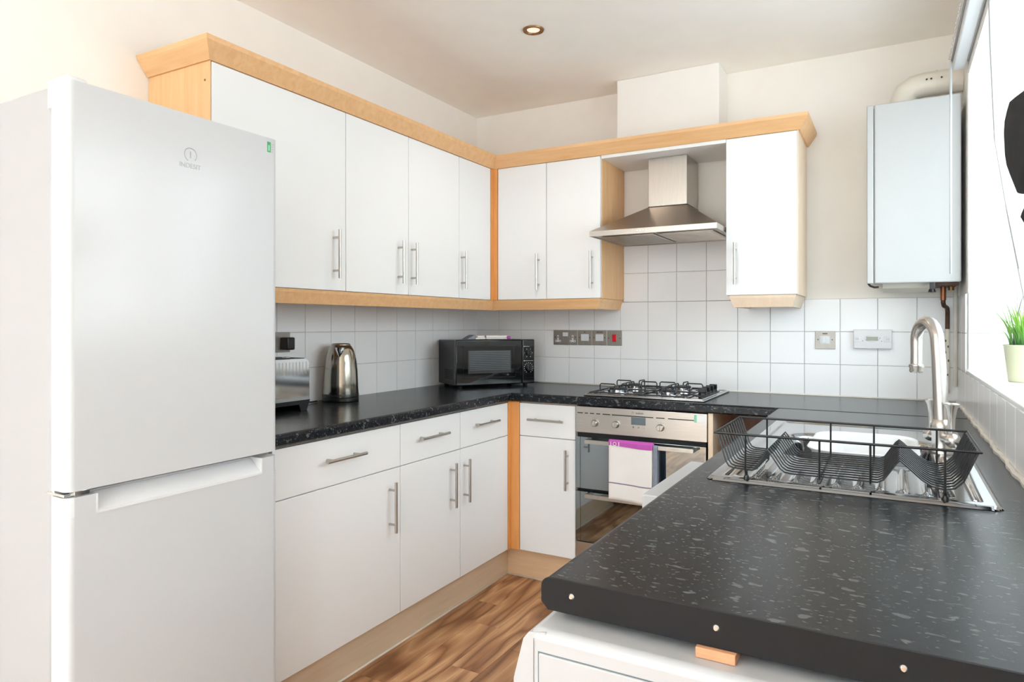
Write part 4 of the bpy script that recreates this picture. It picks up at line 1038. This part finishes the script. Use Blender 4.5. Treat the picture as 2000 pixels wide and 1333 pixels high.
# tap
tx, ty = 2.306, -1.395; zt0 = WT + 0.001
t = thing('kitchen_tap', (tx, ty, zt0), 'tall satin swan-neck mixer tap with two flared levers at the sink', 'tap')
bdp = MB().lathe([(0.0005, 0), (0.028, 0), (0.029, 0.004), (0.025, 0.010), (0.0225, 0.018), (0.021, 0.03), (0.0225, 0.055), (0.0245, 0.065), (0.0245, 0.075), (0.019, 0.085), (0.015, 0.093), (0.0005, 0.094)], (0, 0, 0), 32).build('body', M['satin'], t, world=False, ang=50)
dirv = Vector((-0.40, 0.917, 0)).normalized(); R_ = 0.055
lean = dirv * 0.020
pts = [Vector((0, 0, 0.085)), lean * 0.25 + Vector((0, 0, 0.16))]
cc = lean + dirv * R_ + Vector((0, 0, 0.288)); pts.append(lean * 0.62 + Vector((0, 0, 0.235)))
for q in range(13):
    a = PI - PI * q / 12 * 1.03; pts.append(cc + dirv * (R_ * math.cos(a)) + Vector((0, 0, R_ * math.sin(a) * 0.92)))
e_ = pts[-1]; pts.append(e_ + Vector((0, 0, -0.030))); pts.append(e_ + Vector((0, 0, -0.062)))
rad = [0.0175, 0.0170, 0.0165] + [0.0160 - 0.0010 * q / 12 for q in range(13)] + [0.0145, 0.0150]
MB().tube(pts, 0.016, 24, radii=rad).build('spout', M['satin'], t, world=False, ang=60)
ep = pts[-1]
MB().lathe([(0.0145, 0.002), (0.0185, 0.0), (0.019, -0.006), (0.0165, -0.010), (0.0175, -0.018), (0.015, -0.022), (0.0005, -0.021)], (ep.x, ep.y, ep.z), 24).build('nozzle', M['satin'], t, world=False, ang=50)
for s_ in (-1, 1):
    hd = Vector((-0.42 * s_, s_, 0)).normalized()
    a_ = hd * 0.020 + Vector((0, 0, 0.042)); b_ = hd * 0.048 + Vector((0, 0, 0.042))
    h = MB().tube([a_, b_], 0.013, 20); h.sphere(b_ + hd * 0.006, 0.0185, 1, 14)
    hv_ = h.build('valve', M['satin'], t, world=False, ang=60)
    up_ = b_ + hd * 0.002
    MB().lathe([(0.0075, 0.012), (0.0075, 0.035), (0.0085, 0.055), (0.012, 0.078), (0.0175, 0.088), (0.0180, 0.0905), (0.012, 0.0935), (0.0005, 0.0945)], (up_.x, up_.y, up_.z), 24).build('lever', M['satin'], hv_, world=False, ang=50)

# white washing-up bowl in the basin
t = thing('washing_up_bowl', (bcx + 0.014, bcy, WT - 0.144), 'white plastic washing-up bowl standing in the sink basin', 'bowl')
m = MB()
def rr_ring(m, hx, hy, r, z, n=8):
    pts = []
    for (sx_, sy_, a0) in ((1, 1, 0), (-1, 1, 90), (-1, -1, 180), (1, -1, 270)):
        for q in range(n):
            a = math.radians(a0 + 90 * q / (n - 1)); pts.append((sx_ * (hx - r) + r * math.cos(a), sy_ * (hy - r) + r * math.sin(a), z))
    return m.ring(pts)
bw = [(0.074, 0.115, 0.04, 0.0), (0.098, 0.140, 0.05, 0.004), (0.108, 0.155, 0.055, 0.06), (0.118, 0.168, 0.062, 0.150), (0.126, 0.177, 0.068, 0.157), (0.128, 0.179, 0.069, 0.160), (0.124, 0.175, 0.066, 0.162), (0.114, 0.164, 0.060, 0.156), (0.104, 0.151, 0.053, 0.06), (0.094, 0.136, 0.048, 0.010), (0.05, 0.08, 0.03, 0.006)]
m.skin([rr_ring(m, *b) for b in bw]); m.build('bowl', M['plastic_white'], t, world=False, ang=60)

# dish rack
t = thing('dish_rack', (2.10, -1.83, WT + 0.006), 'black wire dish rack standing over the sink drainer', 'dish rack')
prof_n = [(1.868, 1.013), (1.888, 0.952), (1.893, 0.944), (1.902, 0.9405), (1.940, 0.9395), (1.950, 0.944), (1.966, 0.978), (1.971, 0.985), (1.976, 0.978), (1.996, 0.948), (2.004, 0.942), (2.016, 0.940), (2.172, 0.9405), (2.182, 0.946), (2.204, 0.980), (2.210, 0.986), (2.217, 0.980), (2.246, 0.953), (2.262, 0.943), (2.282, 0.939), (2.298, 0.943), (2.311, 0.957), (2.3335, 1.012)]
def smoothpts(P_):
    out = [P_[0]]
    for a, b in zip(P_[:-1], P_[1:]): out += [(a[0] * .5 + b[0] * .5, a[1] * .5 + b[1] * .5)]
    return out + [P_[-1]]
RY0, RY1 = -1.972, -1.695
nw = 12
for q in range(nw):
    y = RY0 + 0.006 + (RY1 - RY0 - 0.012) * q / (nw - 1)
    MB().tube([(x, y, z) for x, z in prof_n], 0.0018, 6).build('wire', M['wire_black'], t, ang=60)
m = MB(); zr = 1.0135
m.tube([(1.864, RY0, zr), (2.338, RY0, zr), (2.338, RY1, zr), (1.864, RY1, zr)], 0.0026, 8, closed=True).build('rim', M['wire_black'], t)
for xk, zk in ((1.928, 0.9395), (2.070, 0.9395), (2.150 + 0.05, 0.0), (2.282, 0.939)):
    if zk == 0.0: continue
    m = MB()
    m.tube([(xk, RY0, zr), (xk, RY0, zk - 0.002), (xk, RY0 + 0.004, zk - 0.0045), (xk, RY1 - 0.004, zk - 0.0045), (xk, RY1, zk - 0.002), (xk, RY1, zr)], 0.0021, 8).build('cross_wire', M['wire_black'], t)
m = MB(); xk = 2.160
m.tube([(xk, RY0, zr), (xk, RY0, 0.9385), (xk, RY0 + 0.004, 0.936), (xk, RY1 - 0.004, 0.936), (xk, RY1, 0.9385), (xk, RY1, zr)], 0.0021, 8).build('cross_wire', M['wire_black'], t)
for fx_ in (1.928, 2.282):
    for fy_ in (RY0 + 0.006, RY1 - 0.01):
        m = MB(); m.tube([(fx_, fy_, 0.938), (fx_ + 0.001, fy_ + 0.001, 0.921)], 0.0032, 8); m.lathe([(0.0005, 0.9165), (0.0062, 0.9165), (0.0066, 0.922), (0.004, 0.928)], (fx_ + 0.001, fy_ + 0.001, 0), 12)
        m.build('foot', M['plastic_black'], t)

# ---------------------------------------------------------------- white appliances below the foreground worktop
M['appliance'] = simple('appliance_white', (184, 186, 189), 0.3, var=0.01)
t = thing('washing_machine', (2.1, -2.38, 0.0), 'white washing machine under the near end of the foreground worktop', 'appliance')
wx0, wx1, wy0, wy1, wz = 1.786, 2.40, -2.682, -2.085, 0.858
m = MB().box(wx0 + 0.006, wx1, wy0, wy1, 0.015, wz, 0.012, 3); bdw = m.build('body', M['appliance'], t)
m = MB(); m.prism([(wx0 + 0.03, wz - 0.002), (wx0 + 0.006, wz - 0.006), (wx0 - 0.002, wz - 0.016), (wx0 - 0.016, wz - 0.07), (wx0 - 0.022, wz - 0.17), (wx0 - 0.006, wz - 0.18), (wx0 + 0.03, wz - 0.18)], 'y', wy0 + 0.002, wy1 - 0.002).build('control_panel', M['appliance'], t, ang=50)
MB().box(wx0 - 0.004, wx0 + 0.02, wy0 + 0.002, wy1 - 0.002, 0.06, wz - 0.182, 0.006).build('front_panel', M['appliance'], t)
m = MB().box(wx0 + 0.022, wx1 - 0.03, wy0 - 0.0022, wy0 + 0.002, 0.08, wz - 0.028, 0.0016, 2).build('side_panel', M['appliance'], bdw)
MB().box(wx0 + 0.0205, wx1 - 0.0285, wy0 - 0.0006, wy0 + 0.002, 0.0785, wz - 0.0265).build('panel_groove', M['lcd'], bdw)
MB().box(wx0 + 0.0135, wx0 + 0.0141, wy0 - 0.0004, wy0 + 0.001, 0.08, wz - 0.012).build('seam', M['logo'], bdw)
for fx_ in (1.86, 2.35):
    for fy_ in (wy0 + 0.05, wy1 - 0.05): MB().lathe([(0.02, 0.0), (0.02, 0.016)], (fx_, fy_, 0), 12).build('foot', M['plastic_black'], t)
m = MB().box(1.998, 2.043, -2.655, -2.60, wz + 0.0005, WB - 0.0025, 0.0006, 1)
top(m, 'wood_packer', M['brownwood'], (2.02, -2.63, wz), 'small wood packing piece wedged between worktop and washing machine', 'wood')
t = thing('dishwasher', (2.05, -1.75, 0.0), 'slim white appliance sticking out from under the worktop by the sink', 'appliance')
MB().box(1.740, 2.38, -1.962, -1.545, 0.015, 0.735, 0.004).build('body', M['appliance'], t)
MB().box(1.700, 1.788, -1.965, -1.542, 0.740, 0.8595, 0.004, 2).build('top_front', M['appliance'], t)
MB().box(1.702, 1.740, -1.963, -1.544, 0.09, 0.738, 0.004).build('door', M['appliance'], t)

# ---------------------------------------------------------------- ceiling downlights
GD = 'recessed ceiling downlights'
def downlight(x, y, label, cat='ceiling light', group=None):
    t = thing('downlight', (x, y, H), label, cat, group)
    MB().lathe([(0.030, -0.001), (0.033, -0.006), (0.043, -0.006), (0.0455, -0.001)], (0, 0, 0), 36).build('ring', M['brass'], t, world=False, ang=50)
    MB().lathe([(0.0005, -0.002), (0.027, -0.002), (0.029, 0.0)], (0, 0, 0), 28).build('lens', M['lamp'], t, world=False)
    l = bpy.data.lights.new('downlight_lamp', 'SPOT'); l.energy = 6; l.color = (1.0, 0.88, 0.76); l.spot_size = math.radians(130); l.spot_blend = 1.0; l.shadow_soft_size = 0.04
    o = bpy.data.objects.new('downlight_lamp', l); COL.objects.link(o); o.location = (x, y, H - 0.03)
downlight(0.872, -0.921, 'small round brass downlight recessed in the ceiling')
